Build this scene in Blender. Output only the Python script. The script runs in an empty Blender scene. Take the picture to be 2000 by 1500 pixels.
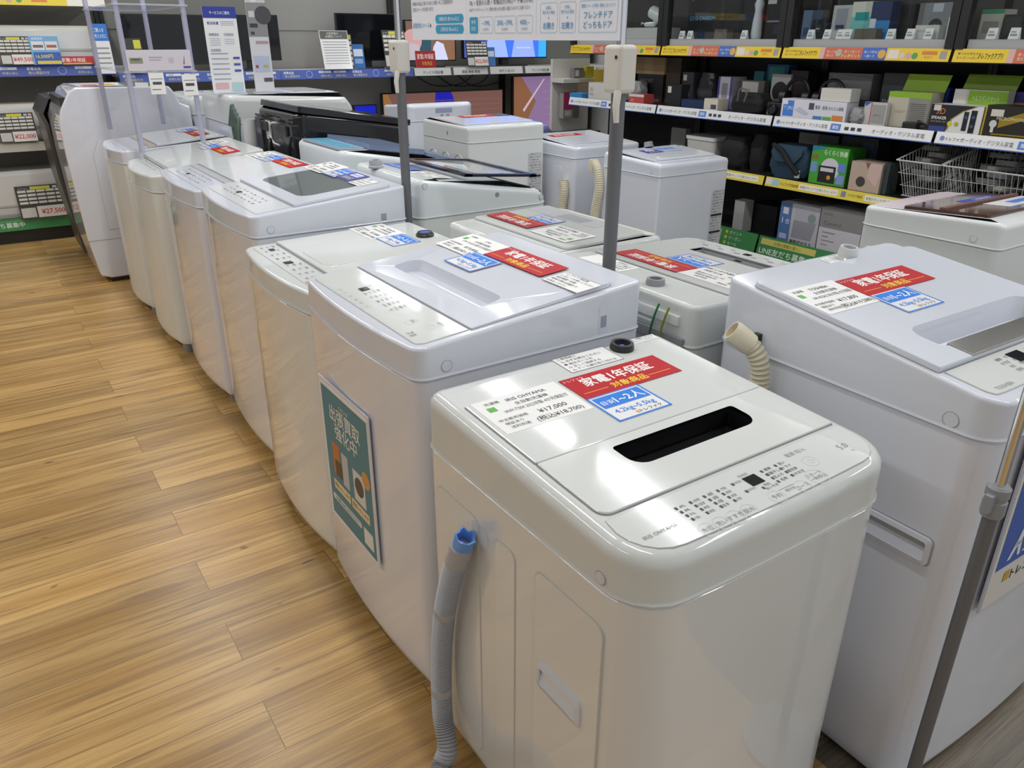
import bpy, bmesh, math, random
from mathutils import Vector, Matrix
from mathutils.geometry import tessellate_polygon
S = bpy.context.scene; COL = S.collection
R = math.radians; PI = math.pi
# ---------------- camera ----------------
CAMH = 1.45; YAW, PITCH, ROLL, FPX = R(34.0188), R(24.098), R(0.1373), 1504.91
cam = bpy.data.cameras.new('camera'); camo = bpy.data.objects.new('view_camera', cam); COL.objects.link(camo)
cam.sensor_fit = 'HORIZONTAL'; cam.sensor_width = 36; cam.lens = 36 * FPX / 2000; cam.clip_start = .02
_f = Vector((math.sin(YAW), math.cos(YAW), 0)); _r = Vector((math.cos(YAW), -math.sin(YAW), 0)); _u = Vector((0, 0, 1))
f2 = math.cos(PITCH) * _f - math.sin(PITCH) * _u; u2 = math.sin(PITCH) * _f + math.cos(PITCH) * _u
r3 = math.cos(ROLL) * _r + math.sin(ROLL) * u2; u3 = -math.sin(ROLL) * _r + math.cos(ROLL) * u2
M3 = Matrix((r3, u3, -f2)).transposed()
camo.matrix_world = Matrix.Translation((0, 0, CAMH)) @ M3.to_4x4()
S.camera = camo
# ---------------- world, exposure, ceiling light ----------------
S.view_settings.view_transform = 'Standard'; S.view_settings.look = 'None'
S.view_settings.gamma = 1; S.view_settings.use_curve_mapping = False
S.view_settings.exposure = 0.1
w = bpy.data.worlds.new('world'); S.world = w; w.use_nodes = True
w.node_tree.nodes['Background'].inputs[0].default_value = (.90, .95, 1, 1)
w.node_tree.nodes['Background'].inputs[1].default_value = .62
CEIL = 2.95
def tube_light(x, y, along, power=9):
    d = bpy.data.lights.new('ceiling_lamp', 'AREA'); d.shape = 'RECTANGLE'; d.size = 1.2; d.size_y = .09
    d.energy = power; d.color = (.97, .985, 1)
    o = bpy.data.objects.new('ceiling_lamp', d); COL.objects.link(o)
    o.location = (x, y, CEIL - .1); o.rotation_euler = (0, 0, R(90) if along == 'Y' else 0)
    return o
LAMPS = [(x, y) for x in (-1.3, .75, 2.75, 4.6) for y in (.9, 2.4, 3.8, 5.2, 6.6)]
for x, y in ((2.6, -.6), (4.6, -.6)): tube_light(x, y, 'Y', 19)  # two stronger lamps added to brighten the front of the large end machine
for x, y in LAMPS: tube_light(x, y, 'Y', 9 if y < 2 else 10.5)

def P(px, py, X=None, Y=None, Z=None):
    """the point of the place seen in direction (px, py) on the plane X, Y or Z"""
    d = r3 * ((px - 1000) / FPX) - u3 * ((py - 750) / FPX) + f2
    t = X / d.x if X is not None else Y / d.y if Y is not None else (Z - CAMH) / d.z
    return Vector((0, 0, CAMH)) + d * t

# ---------------- materials ----------------
MATS = {}
def mat(name, col, rough=.5, metal=0, spec=.5, coat=0, alpha=1, trans=0, emit=0, bump=None, noise=None):
    if name in MATS: return MATS[name]
    m = bpy.data.materials.new(name); m.use_nodes = True; nt = m.node_tree; b = nt.nodes['Principled BSDF']
    c = (*col, 1)
    b.inputs['Base Color'].default_value = c; b.inputs['Roughness'].default_value = rough
    b.inputs['Metallic'].default_value = metal; b.inputs['Specular IOR Level'].default_value = spec
    b.inputs['Coat Weight'].default_value = coat; b.inputs['Coat Roughness'].default_value = .02
    b.inputs['Alpha'].default_value = alpha; b.inputs['Transmission Weight'].default_value = trans
    if emit: b.inputs['Emission Color'].default_value = c; b.inputs['Emission Strength'].default_value = emit
    if bump or noise:
        tc = nt.nodes.new('ShaderNodeTexCoord')
        n = nt.nodes.new('ShaderNodeTexNoise'); n.inputs['Scale'].default_value = (bump or noise)[0]; n.inputs['Detail'].default_value = 3
        nt.links.new(tc.outputs['Object'], n.inputs['Vector'])
        if bump:
            bp = nt.nodes.new('ShaderNodeBump'); bp.inputs['Strength'].default_value = bump[1]; bp.inputs['Distance'].default_value = .01
            nt.links.new(n.outputs['Fac'], bp.inputs['Height']); nt.links.new(bp.outputs[0], b.inputs['Normal'])
            if coat: nt.links.new(bp.outputs[0], b.inputs['Coat Normal'])
        if noise:
            mx = nt.nodes.new('ShaderNodeMix'); mx.data_type = 'RGBA'
            mx.inputs['A'].default_value = c; mx.inputs['B'].default_value = (*noise[1], 1)
            nt.links.new(n.outputs['Fac'], mx.inputs['Factor']); nt.links.new(mx.outputs['Result'], b.inputs['Base Color'])
    MATS[name] = m; return m
def hexc(h):
    v = [int(h[i:i + 2], 16) / 255 for i in (0, 2, 4)]
    return tuple(x / 12.92 if x <= .04045 else ((x + .055) / 1.055) ** 2.4 for x in v)
def ink(h, rough=.45):
    return mat('ink_' + h, hexc(h), rough)
def gloss(h): return mat('gloss_' + h, hexc(h), .25)
COOL = mat('cool_white_paint', (.76, .785, .86), .3, coat=1)
COOLTOP = mat('cool_white_plastic', (.70, .73, .80), .08)
WARM = mat('warm_white_paint', (.76, .78, .775), .3, coat=1)
WARMTOP = mat('warm_white_plastic', (.69, .715, .695), .08)
FILM = mat('film_covered_plastic', (.72, .745, .76), .11, bump=(5.5, .16))
FILMW = mat('film_covered_warm_plastic', (.70, .725, .70), .11, bump=(5, .14))
GREEN_WHITE = mat('aged_white_plastic', (.74, .77, .75), .25)
SEAM = mat('seam_shade_grey', (.25, .25, .26), .6)  # rim colour that stands in for the shadow in lid gaps
PANELSHADE = mat('panel_edge_shade', (.60, .595, .57), .4)  # shadow of the embossed side panels, painted round their edges
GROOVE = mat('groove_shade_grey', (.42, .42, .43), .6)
DARK = mat('dark_plastic', (.02, .02, .022), .35)
BLACKGLOSS = mat('black_gloss', (.012, .012, .014), .12)
GREYPL = mat('grey_plastic', (.28, .29, .31), .4)
MIDGREY = mat('mid_grey_plastic', (.42, .43, .45), .4)
LIGHTGREY = mat('light_grey_plastic', (.62, .63, .65), .35)
CREAM = mat('cream_plastic', (.72, .66, .50), .45)
CHROME = mat('chrome', (.75, .75, .77), .12, metal=1)
STEEL = mat('brushed_metal', (.40, .385, .36), .25, metal=1)
PRINT = mat('print_black', (.05, .05, .055), .5)
PRINTG = mat('print_grey', (.32, .32, .33), .5)
PAPER = mat('paper_white', (.86, .86, .84), .4)
PAPERG = mat('paper_glossy', (.86, .86, .86), .15)
CLEAR = mat('clear_acrylic', (.80, .84, .95), .08, alpha=.38)
GLASS = mat('case_glass', (.9, .95, .95), .03, alpha=.12)
SMOKE = mat('smoked_glass', (.16, .20, .20), .05, alpha=.75)

# ---------------- mesh builder ----------------
TXT = {}
def text_mesh(s, bold=0.0):
    k = (s, bold)
    if k not in TXT:
        c = bpy.data.curves.new('t', 'FONT'); c.body = s; c.resolution_u = 2; c.fill_mode = 'FRONT'; c.offset = bold
        o = bpy.data.objects.new('t', c); me = bpy.data.meshes.new_from_object(o)
        vs = [(v.co.x, v.co.y) for v in me.vertices]; fs = [tuple(p.vertices) for p in me.polygons]
        bpy.data.objects.remove(o); bpy.data.curves.remove(c); bpy.data.meshes.remove(me)
        if not vs: vs = [(0, 0)]; 
        x0 = min(v[0] for v in vs); x1 = max(v[0] for v in vs); y0 = min(v[1] for v in vs); y1 = max(v[1] for v in vs)
        TXT[k] = (vs, fs, x0, x1, y0, y1)
    return TXT[k]
class MB:
    def __init__(s, *mats): s.v = []; s.f = []; s.m = []; s.mats = list(mats); s.M = Matrix()
    def mi(s, m):
        if isinstance(m, int): return m
        if m not in s.mats: s.mats.append(m)
        return s.mats.index(m)
    def add(s, vs, fs, m=0):
        b = len(s.v); k = s.mi(m); M = s.M
        s.v += [M @ Vector(p) for p in vs]; s.f += [tuple(b + i for i in f) for f in fs]; s.m += [k] * len(fs); return s
    def box(s, x0, x1, y0, y1, z0, z1, m=0):
        return s.add([(x0,y0,z0),(x1,y0,z0),(x1,y1,z0),(x0,y1,z0),(x0,y0,z1),(x1,y0,z1),(x1,y1,z1),(x0,y1,z1)],
                     [(3,2,1,0),(4,5,6,7),(0,1,5,4),(1,2,6,5),(2,3,7,6),(3,0,4,7)], m)
    def rect(s, x0, x1, y0, y1, z=0, m=0):
        return s.add([(x0,y0,z),(x1,y0,z),(x1,y1,z),(x0,y1,z)], [(0,1,2,3)], m)
    def poly(s, pts, m=0): return s.add(pts, [tuple(range(len(pts)))], m)
    def fill(s, loops, m=0):
        """flat face with holes: loops are lists of 3d points, outer first"""
        pts = [p for l in loops for p in l]
        tri = tessellate_polygon([[Vector(p) for p in l] for l in loops]); fs = []
        for t in tri:
            a, b, c = (Vector(pts[i]) for i in t)
            fs.append(tuple(t) if (b - a).cross(c - a).z >= 0 else tuple(reversed(t)))
        return s.add(pts, fs, m)
    def loft(s, loops, m=0, cap0=False, cap1=False, closed=True):
        n = len(loops[0]); vs = [p for l in loops for p in l]; fs = []
        for i in range(len(loops) - 1):
            for j in range(n if closed else n - 1):
                a = i * n + j; b = i * n + (j + 1) % n
                fs.append((a, b, b + n, a + n))
        if cap0: fs.append(tuple(reversed(range(n))))
        if cap1: fs.append(tuple(range((len(loops) - 1) * n, len(loops) * n)))
        return s.add(vs, fs, m)
    def tube(s, path, r, n=10, m=0, cap=True):
        path = [Vector(p) for p in path]; loops = []; up = None
        for i, p in enumerate(path):
            t = (path[min(i + 1, len(path) - 1)] - path[max(i - 1, 0)]).normalized()
            if up is None: up = t.orthogonal().normalized()
            up = (up - t * up.dot(t)).normalized(); sd = t.cross(up)
            rr = r(i) if callable(r) else r[i] if isinstance(r, (list, tuple)) else r
            loops.append([p + (up * math.cos(2 * PI * k / n) + sd * math.sin(2 * PI * k / n)) * rr for k in range(n)])
        return s.loft(loops, m, cap, cap)
    def cyl(s, x, y, z0, z1, r0, r1=None, n=20, m=0, cap=True):
        r1 = r0 if r1 is None else r1
        return s.loft([[(x + r * math.cos(2*PI*k/n), y + r * math.sin(2*PI*k/n), z) for k in range(n)] for z, r in ((z0, r0), (z1, r1))], m, cap, cap)
    def lathe(s, x, y, prof, n=24, m=0, cap=True):
        return s.loft([[(x + r * math.cos(2*PI*k/n), y + r * math.sin(2*PI*k/n), z) for k in range(n)] for r, z in prof], m, cap, cap)
    def text(s, t, x, y, h, m=0, z=0, w=None, bold=0.0, al='l', maxw=None):
        vs, fs, x0, x1, y0, y1 = text_mesh(t)
        k = h / .85; kx = k
        if w: kx = w / max(1e-6, x1 - x0)
        if maxw and (x1 - x0) * kx > maxw: kx = maxw / (x1 - x0)
        ww = (x1 - x0) * kx; ox = x - (0 if al == 'l' else ww / 2 if al == 'c' else ww)
        e = bold * h * 1.1      # heavier strokes: the same letters again, a hair to each side
        for i, (ex, ey) in enumerate(((0, 0),) if not bold else ((-e, 0), (e, 0), (0, -e), (0, e))):
            s.add([(ox + (a - x0) * kx + ex, y + b * k + ey, z + i * 1e-5) for a, b in vs], fs, m)
        return s
    def prism(s, prof, y0, y1, m=0):
        """profile in (x, z), from y0 to y1"""
        return s.loft([[(a, y0, b) for a, b in prof], [(a, y1, b) for a, b in prof]], m, True, True)
    def build(s, name, parent=None, smooth=40, bevel=0, bseg=2, label=None):
        me = bpy.data.meshes.new(name); me.from_pydata([tuple(v) for v in s.v], [], s.f)
        for m in s.mats: me.materials.append(m)
        me.polygons.foreach_set('material_index', s.m)
        bm = bmesh.new(); bm.from_mesh(me)
        if bevel:
            bmesh.ops.remove_doubles(bm, verts=bm.verts, dist=1e-6)
            bmesh.ops.recalc_face_normals(bm, faces=bm.faces)
            ed = [e for e in bm.edges if len(e.link_faces) == 2 and e.calc_face_angle(0) > R(35)]
            bmesh.ops.bevel(bm, geom=ed, offset=bevel, segments=bseg, profile=.5, affect='EDGES', clamp_overlap=True)
        bm.to_mesh(me); bm.free()
        if smooth:
            me.polygons.foreach_set('use_smooth', [True] * len(me.polygons)); me.set_sharp_from_angle(angle=R(smooth))
        me.update()
        o = bpy.data.objects.new(name, me); COL.objects.link(o)
        if smooth: wn = o.modifiers.new('weighted_normals', 'WEIGHTED_NORMAL'); wn.keep_sharp = True
        if parent: o.parent = parent
        if label: o['label'] = label
        return o
def tag(o, label, cat, group=None):
    o['label'] = label; o['category'] = cat
    if group: o['group'] = group
    return o
def thing(name, label, cat, loc=(0, 0, 0), rotz=0, group=None):
    o = bpy.data.objects.new(name, None); COL.objects.link(o); o.location = loc; o.rotation_euler = (0, 0, rotz)
    o.empty_display_size = .1
    return tag(o, label, cat, group)
def struct(o): o['kind'] = 'structure'; return o
def dup(root, loc, rotz, label=None, name=None):
    r = root.copy(); COL.objects.link(r); r.location = loc; r.rotation_euler = (0, 0, rotz)
    if label: r['label'] = label
    for ch in list(root.children):
        c = ch.copy(); COL.objects.link(c); c.parent = r
        for g in ch.children:
            d = g.copy(); COL.objects.link(d); d.parent = c
    return r
def rrect(x0, x1, y0, y1, r, z=0, n=5):
    """rounded rectangle, counter-clockwise; r one radius or four (front-left, front-right, back-right, back-left)"""
    rs = r if isinstance(r, (tuple, list)) else (r,) * 4; out = []
    for (cx, cy, sx, sy, a0), q in zip(((x0, y0, 1, 1, 180), (x1, y0, -1, 1, 270), (x1, y1, -1, -1, 0), (x0, y1, 1, -1, 90)), rs):
        for k in range(n + 1):
            a = R(a0 + 90 * k / n); out.append((cx + sx * q + q * math.cos(a), cy + sy * q + q * math.sin(a), z))
    return out
# ---------------- room shell ----------------
def wood_floor(name, cols, row=.163, length=.93, rough=.3):
    m = bpy.data.materials.new(name); m.use_nodes = True; nt = m.node_tree; b = nt.nodes['Principled BSDF']; N = nt.nodes.new; L = nt.links.new
    tc = N('ShaderNodeTexCoord')
    br = N('ShaderNodeTexBrick'); br.offset = .37; br.offset_frequency = 2; br.inputs['Scale'].default_value = 1
    br.inputs['Brick Width'].default_value = length; br.inputs['Row Height'].default_value = row; br.inputs['Mortar Size'].default_value = .0012
    br.inputs['Color1'].default_value = (0, 0, 0, 1); br.inputs['Color2'].default_value = (1, 1, 1, 1); br.inputs['Mortar'].default_value = (.2, .2, .2, 1); br.inputs['Mortar Smooth'].default_value = .2
    mp0 = N('ShaderNodeMapping'); mp0.inputs['Location'].default_value = (.31, -.005, 0); L(tc.outputs['Object'], mp0.inputs[0]); L(mp0.outputs[0], br.inputs['Vector'])
    # grain: noise stretched along the planks, moved on for every plank
    cx = N('ShaderNodeVectorMath'); cx.operation = 'MULTIPLY'; cx.inputs[1].default_value = (7, 3, 5); L(br.outputs['Color'], cx.inputs[0])
    ad = N('ShaderNodeVectorMath'); L(tc.outputs['Object'], ad.inputs[0]); L(cx.outputs[0], ad.inputs[1])
    def noise(sx, sy, sc, det, dist=0):
        mp = N('ShaderNodeMapping'); mp.inputs['Scale'].default_value = (sx, sy, 1); L(ad.outputs[0], mp.inputs[0])
        n = N('ShaderNodeTexNoise'); n.inputs['Scale'].default_value = sc; n.inputs['Detail'].default_value = det; n.inputs['Distortion'].default_value = dist
        L(mp.outputs[0], n.inputs['Vector']); return n.outputs['Fac']
    def mix(f, a, bb, fac=None):
        x = N('ShaderNodeMix'); x.data_type = 'RGBA'
        for s, v in (('A', a), ('B', bb)):
            if isinstance(v, tuple): x.inputs[s].default_value = (*v, 1)
            else: L(v, x.inputs[s])
        L(f, x.inputs['Factor']); return x.outputs['Result']
    def ramp(f, lo, hi):
        r = N('ShaderNodeMapRange'); r.inputs['From Min'].default_value = lo; r.inputs['From Max'].default_value = hi; L(f, r.inputs['Value']); return r.outputs[0]
    c = mix(ramp(noise(.5, 9, 1.3, 2, .4), .36, .64), cols[0], cols[1])
    c = mix(ramp(noise(1, 22, 2.0, 5, 1.2), .45, .72), c, cols[2])
    fine = ramp(noise(2, 70, 3.0, 3), .5, .8)
    c = mix(fine, c, cols[3])
    tone = N('ShaderNodeMix'); tone.data_type = 'RGBA'; tone.blend_type = 'MULTIPLY'; tone.inputs['Factor'].default_value = 1
    tr = mix(br.outputs['Color'], (.70, .68, .65), (1.06, 1.04, 1.0)); L(c, tone.inputs['A']); L(tr, tone.inputs['B'])
    kn = mix(ramp(noise(9, 24, 1.4, 0), .85, .90), tone.outputs['Result'], tuple(v * .3 for v in cols[0]))
    fin = mix(br.outputs['Fac'], kn, tuple(v * .42 for v in cols[0]))
    L(fin, b.inputs['Base Color'])
    b.inputs['Roughness'].default_value = rough
    bp = N('ShaderNodeBump'); bp.inputs['Strength'].default_value = .12; bp.inputs['Distance'].default_value = .004; L(fine, bp.inputs['Height']); L(bp.outputs[0], b.inputs['Normal'])
    return m
OAK = wood_floor('oak_planks', (hexc('c69c5c'), hexc('e6bf7c'), hexc('9d7b4c'), hexc('b38c57')))
GREYWOOD = wood_floor('grey_brown_planks', (hexc('6f675a'), hexc('857b6b'), hexc('5a5347'), hexc('61594d')))
WALLM = mat('painted_wall', (.66, .66, .64), .7, noise=(3, (.70, .70, .68)))
CEILM = mat('ceiling_tile', (.78, .78, .77), .8, noise=(40, (.70, .70, .69)))
def slab(name, x0, x1, y0, y1, z0, z1, m):
    b = MB(m); b.box(x0, x1, y0, y1, z0, z1); return struct(b.build(name, smooth=0))
RX0, RX1, RY0, RY1 = -3.4, 6.2, -2.9, 7.75
slab('floor', RX0, 1.24, RY0, RY1, -.1, 0, OAK)
slab('floor_aisle', 1.24, RX1, RY0, RY1, -.1, 0, GREYWOOD)
slab('ceiling', RX0, RX1, RY0, RY1, CEIL, CEIL + .1, CEILM)
slab('wall_back', RX0, RX1, RY1, RY1 + .1, 0, CEIL, mat('grey_shop_wall', (.19, .19, .18), .5))
DIMWALL = mat('shop_wall', (.5, .5, .5), .7)
slab('wall_left', RX0 - .1, RX0, RY0, RY1, 0, CEIL, DIMWALL)
slab('wall_right', RX1, RX1 + .1, RY0, RY1, 0, CEIL, WALLM)
b = MB(mat('floor_tape', hexc('c9b78f'), .4)); b.box(-1.2, .47, 6.40, 6.425, 0, .0015); tag(b.build('floor_tape', smooth=0), 'thin pale strip of tape stuck across the oak floor before the wall shelves', 'tape')
# ---------------- washing machines ----------------
ROT = {'S': 0, 'W': -PI / 2, 'E': PI / 2, 'N': PI}
def outline(W, D, rf, rb, b, e=0, z=0, n=5):
    """plan of a machine, counter-clockwise, front at y = 0; z is a number or a function of y"""
    w = W / 2 - e; rf = max(.002, rf - e); rb = max(.002, rb - e); pts = []
    fy = lambda x: e + b * (2 * x / W) ** 2
    xs = w - rf
    for k in range(9):
        x = -xs + 2 * xs * k / 8; pts.append((x, fy(x)))
    yc = fy(xs) + rf
    for k in range(1, n + 1):
        a = R(-90 + 90 * k / n); pts.append((xs + rf * math.cos(a), yc + rf * math.sin(a)))
    for k in range(n + 1):
        a = R(90 * k / n); pts.append((w - rb + rb * math.cos(a), D - e - rb + rb * math.sin(a)))
    for k in range(n + 1):
        a = R(90 + 90 * k / n); pts.append((-w + rb + rb * math.cos(a), D - e - rb + rb * math.sin(a)))
    for k in range(n):
        a = R(180 + 90 * k / n); pts.append((-xs + rf * math.cos(a), yc + rf * math.sin(a)))
    return [(x, y, z(y) if callable(z) else z) for x, y in pts]
class Deck:
    """the sloping top of a machine: height as a function of depth"""
    def __init__(s, prof): s.p = prof
    def __call__(s, y):
        p = s.p
        if y <= p[0][0]: i = 0
        else: i = min(max(k for k in range(len(p)) if p[k][0] <= y), len(p) - 2)
        (a, za), (c, zc) = p[i], p[i + 1]
        return za + (zc - za) * (y - a) / (c - a)
    def frame(s, y=None):
        p = s.p; i = 0 if y is None else min(max([k for k in range(len(p)) if p[k][0] <= y] or [0]), len(p) - 2)
        (a, za), (c, zc) = p[i], p[i + 1]; al = math.atan2(zc - za, c - a)
        return Matrix.Translation((0, 0, za - a * math.tan(al))) @ Matrix.Rotation(al, 4, 'X')
def washer(label, d, front, c, W, D, zs, prof, body=WARM, top=WARMTOP, rf=.05, rb=.02, bulge=.01, er=.014, holes=(), name='washing_machine', group=None, yaw=0, foot=.05, panels=(), taper=0, seam=True):
    loc = (c, front, 0) if d in 'SN' else (front, c, 0)
    t = thing(name, label, 'washing machine', loc, ROT[d] + R(yaw), group)
    dk = Deck(prof); t_ = {'root': t, 'dk': dk, 'W': W, 'D': D}
    b = MB(body, PANELSHADE)
    ol = lambda e, z: outline(W, D, rf, rb, bulge, e, z)
    b.loft([ol(.008, foot), ol(0, foot + .03), ol(0, zs - .008), ol(.003, zs - .006), ol(.005, zs - .002)], 0, True)
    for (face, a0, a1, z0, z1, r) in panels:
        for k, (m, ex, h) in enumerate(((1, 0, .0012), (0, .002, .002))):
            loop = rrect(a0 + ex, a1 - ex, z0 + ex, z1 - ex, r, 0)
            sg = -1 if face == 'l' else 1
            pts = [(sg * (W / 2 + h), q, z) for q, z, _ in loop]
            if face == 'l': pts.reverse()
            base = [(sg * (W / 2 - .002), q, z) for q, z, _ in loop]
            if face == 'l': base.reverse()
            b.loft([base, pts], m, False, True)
    b.build('cabinet', t)
    b = MB(top, GROOVE)
    zt = lambda dz: (lambda y: dk(y) - dz)
    loops = [ol(.004, zs - .002), ol(-.002, zs - .0015), ol(-.0035, zs), ol(-.0035, zs + .002), ol(-.0003, zs + .0065)]
    loops += [ol(0, zt(er * 1.2 + .003)), ol(0, zt(er))]
    for k in range(1, 5):
        a = R(90 * k / 4); loops.append(ol(er * (1 - math.cos(a)), zt(er * (1 - math.sin(a)))))
    b.loft(loops, 0)
    e = er; inner = ol(e, zt(0))
    if len(prof) == 2: b.fill([inner] + [[(x, y, dk(y)) for x, y, _ in h] for h in holes], 0)
    else:
        # a deck that bends: rows of faces from side to side
        n = len(inner); half = [(x, y) for x, y, _ in inner if x > 0]; half.sort(key=lambda p: p[1])
        ys = sorted({round(p[1], 5) for p in half} | {p for p, _ in prof if half[0][1] < p < half[-1][1]})
        def hw(y):
            for (xa, ya), (xb, yb) in zip(half, half[1:]):
                if ya <= y <= yb: return xa if yb - ya < 1e-9 else xa + (xb - xa) * (y - ya) / (yb - ya)
            return half[-1][0] if y > half[-1][1] else half[0][0]
        ring = [[(-hw(y), y, dk(y)), (hw(y), y, dk(y))] for y in ys]
        b.loft(ring, 0, closed=False)
    b.build('top_cover', t)
    b = MB(DARK); b.loft([ol(.03, min(.018, foot * .5)), ol(.03, foot + .01)], 0, True, True); b.build('base', t)
    for sx in (-1, 1):
        for y in (.07, D - .07):
            b = MB(GREYPL); b.cyl(sx * (W / 2 - .06), y, 0, foot + .005, .024, .03, 14); b.build('leg', t)
    return t_
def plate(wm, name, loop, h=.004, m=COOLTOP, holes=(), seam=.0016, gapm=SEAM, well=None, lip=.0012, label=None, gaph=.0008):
    """a lid or panel lying on the deck: bevelled sheet with a fine dark gap round it"""
    L = [(x, y) for x, y, *_ in loop]; ys = [q[1] for q in L]
    b = MB(m, gapm); b.M = wm['dk'].frame((min(ys) + max(ys)) / 2); cx = sum(p[0] for p in L) / len(L); cy = sum(p[1] for p in L) / len(L)
    def off(k, z):
        out = []
        for i, (x, y) in enumerate(L):
            (xa, ya), (xb, yb) = L[i - 1], L[(i + 1) % len(L)]; tx, ty = xb - xa, yb - ya; q = math.hypot(tx, ty) or 1
            out.append((x + ty / q * k, y - tx / q * k, z))
        return out
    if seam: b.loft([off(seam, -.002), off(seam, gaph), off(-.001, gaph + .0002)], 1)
    b.loft([off(0, 0), off(0, h - lip), off(-lip, h)], 0)
    hl = [[(x, y, h) for x, y, *_ in q] for q in holes]
    b.fill([off(-lip, h)] + hl, 0)
    for q in hl: b.loft([q, [(x, y, -.002) for x, y, _ in q]], 0 if well is None else well)
    return b.build(name, wm['root'], label=label)
def well(wm, name, loop, depth, m, h=.0, floor_m=None, shelf=None, label=None):
    b = MB(m, floor_m or m); b.M = wm['dk'].frame()
    b.loft([[(x, y, h) for x, y, *_ in loop], [(x, y, -depth) for x, y, *_ in loop]], 0)
    b.fill([[(x, y, -depth) for x, y, *_ in loop]], 1)
    if shelf: shelf(b)
    return b.build(name, wm['root'], label=label)
def on_deck(wm, name, fn, h=.0045, at=None, rot=0, y=None, label=None, parent=None):
    b = MB(PAPER); b.M = wm['dk'].frame(y) @ Matrix.Translation((*(at or (0, 0)), h)) @ Matrix.Rotation(R(rot), 4, 'Z')
    fn(b); return b.build(name, parent or wm['root'], label=label, smooth=0)
# --- printed things, drawn in the plane of their sheet, lower corner at 0, 0
def red_sticker(w=.243, hh=.085):
    def f(b):
        b.box(0, w, 0, hh, 0, .0006, mat('sticker_red', hexc('bb1620'), .5, spec=.2)); z = .0009
        b.text('家電1年保証', w * .49, hh * .48, hh * .36, ink('f6f2ee'), z, w=w * .70, bold=.022, al='c')
        b.text('対象商品', w * .5, hh * .13, hh * .225, ink('f5cf1c'), z, bold=.02, al='c')
        for x in (.04, .70): b.rect(w * x, w * (x + .24), hh * .20, hh * .225, z, ink('e9a23a'))
        b.text('トレファク', w * .02, hh * .83, hh * .1, ink('f6f2ee'), z)
    return f
def blue_sticker(t='1~2人', kg='4.2kg~5.5kg', w=.126, hh=.096):
    def f(b):
        B = mat('sticker_blue', hexc('2a7fe0'), .5, spec=.25); b.box(0, w, 0, hh, 0, .0006, PAPERG); z = .0009
        for r in ((0, w, 0, .004), (0, w, hh - .004, hh), (0, .004, 0, hh), (w - .004, w, 0, hh)): b.rect(*r, z, B)
        b.rect(.008, w - .008, hh * .50, hh - .008, z, B)
        b.text('目安', .014, hh * .62, hh * .14, ink('ffffff'), z + .0003); b.text(t, w * .62, hh * .59, hh * .25, ink('ffffff'), z + .0003, al='c', bold=.01)
        b.text(kg, w * .5, hh * .26, hh * .17, B, z, al='c', maxw=w * .86, bold=.012)
        b.rect(w * .40, w * .45, hh * .09, hh * .17, z, ink('e0a52a')); b.text('トレファク', w * .47, hh * .09, hh * .1, ink('3a3a3a'), z, bold=.01)
    return f
def price_label(maker, model, price, tax, w=.185, hh=.122):
    def f(b):
        b.box(0, w, 0, hh, 0, .0004, PAPER); z = .0007
        b.text('洗濯機', w * .10, hh * .83, hh * .075, PRINT, z); b.rect(w * .08, w * .17, hh * .63, hh * .76, z, ink('57b23c'))
        b.text(maker, w * .58, hh * .80, hh * .10, PRINT, z, al='c', maxw=w * .5, bold=.01)
        b.text('全自動洗濯機', w * .58, hh * .66, hh * .085, PRINT, z, al='c')
        b.text(model, w * .58, hh * .51, hh * .095, PRINT, z, al='c', maxw=w * .74)
        b.text('中古販売価格', w * .06, hh * .32, hh * .07, PRINT, z); b.text('保証あり', w * .08, hh * .21, hh * .07, PRINT, z); b.text('送料別途', w * .10, hh * .10, hh * .07, PRINT, z)
        b.text(price, w * .66, hh * .27, hh * .13, PRINT, z, al='c', bold=.008); b.text(tax, w * .66, hh * .08, hh * .12, PRINT, z, al='c', maxw=w * .62, bold=.008)
    return f
def notice(lines, w, hh, frame=True, m=None, bg=None):
    """a sheet of small print"""
    def f(b):
        b.box(0, w, 0, hh, 0, .0003, bg or PAPER); z = .0006; t = .0008; k = m or PRINT
        if frame:
            for r in ((0, w, 0, t), (0, w, hh - t, hh), (0, t, 0, hh), (w - t, w, 0, hh)): b.rect(*r, z, k)
        n = len(lines)
        for i, s in enumerate(lines): b.text(s, w * .06, hh * (1 - (i + .85) / (n + .3)), hh * .62 / n, k, z, maxw=w * .88)
    return f
def knob_tap(wm, x, y, label='dark inlet tap with blue inner end', m=None, inner=None, z=0, h=.03, r=.026):
    """water inlet: a short ribbed collar with an open mouth"""
    b = MB(m or DARK, inner or ink('2a4fb0')); b.M = wm['dk'].frame(y) @ Matrix.Translation((x, y, z))
    b.lathe(0, 0, [(r * 1.1, 0), (r * 1.15, .006), (r, .010), (r, h * .7), (r * .92, h), (r * .66, h), (r * .66, .012)], 24, 0, False)
    b.cyl(0, 0, .0, .013, r * .66, m=1); b.cyl(0, 0, .012, h * .8, r * .2, m=1)
    return b.build('inlet_tap', wm['root'], label=label)
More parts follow.
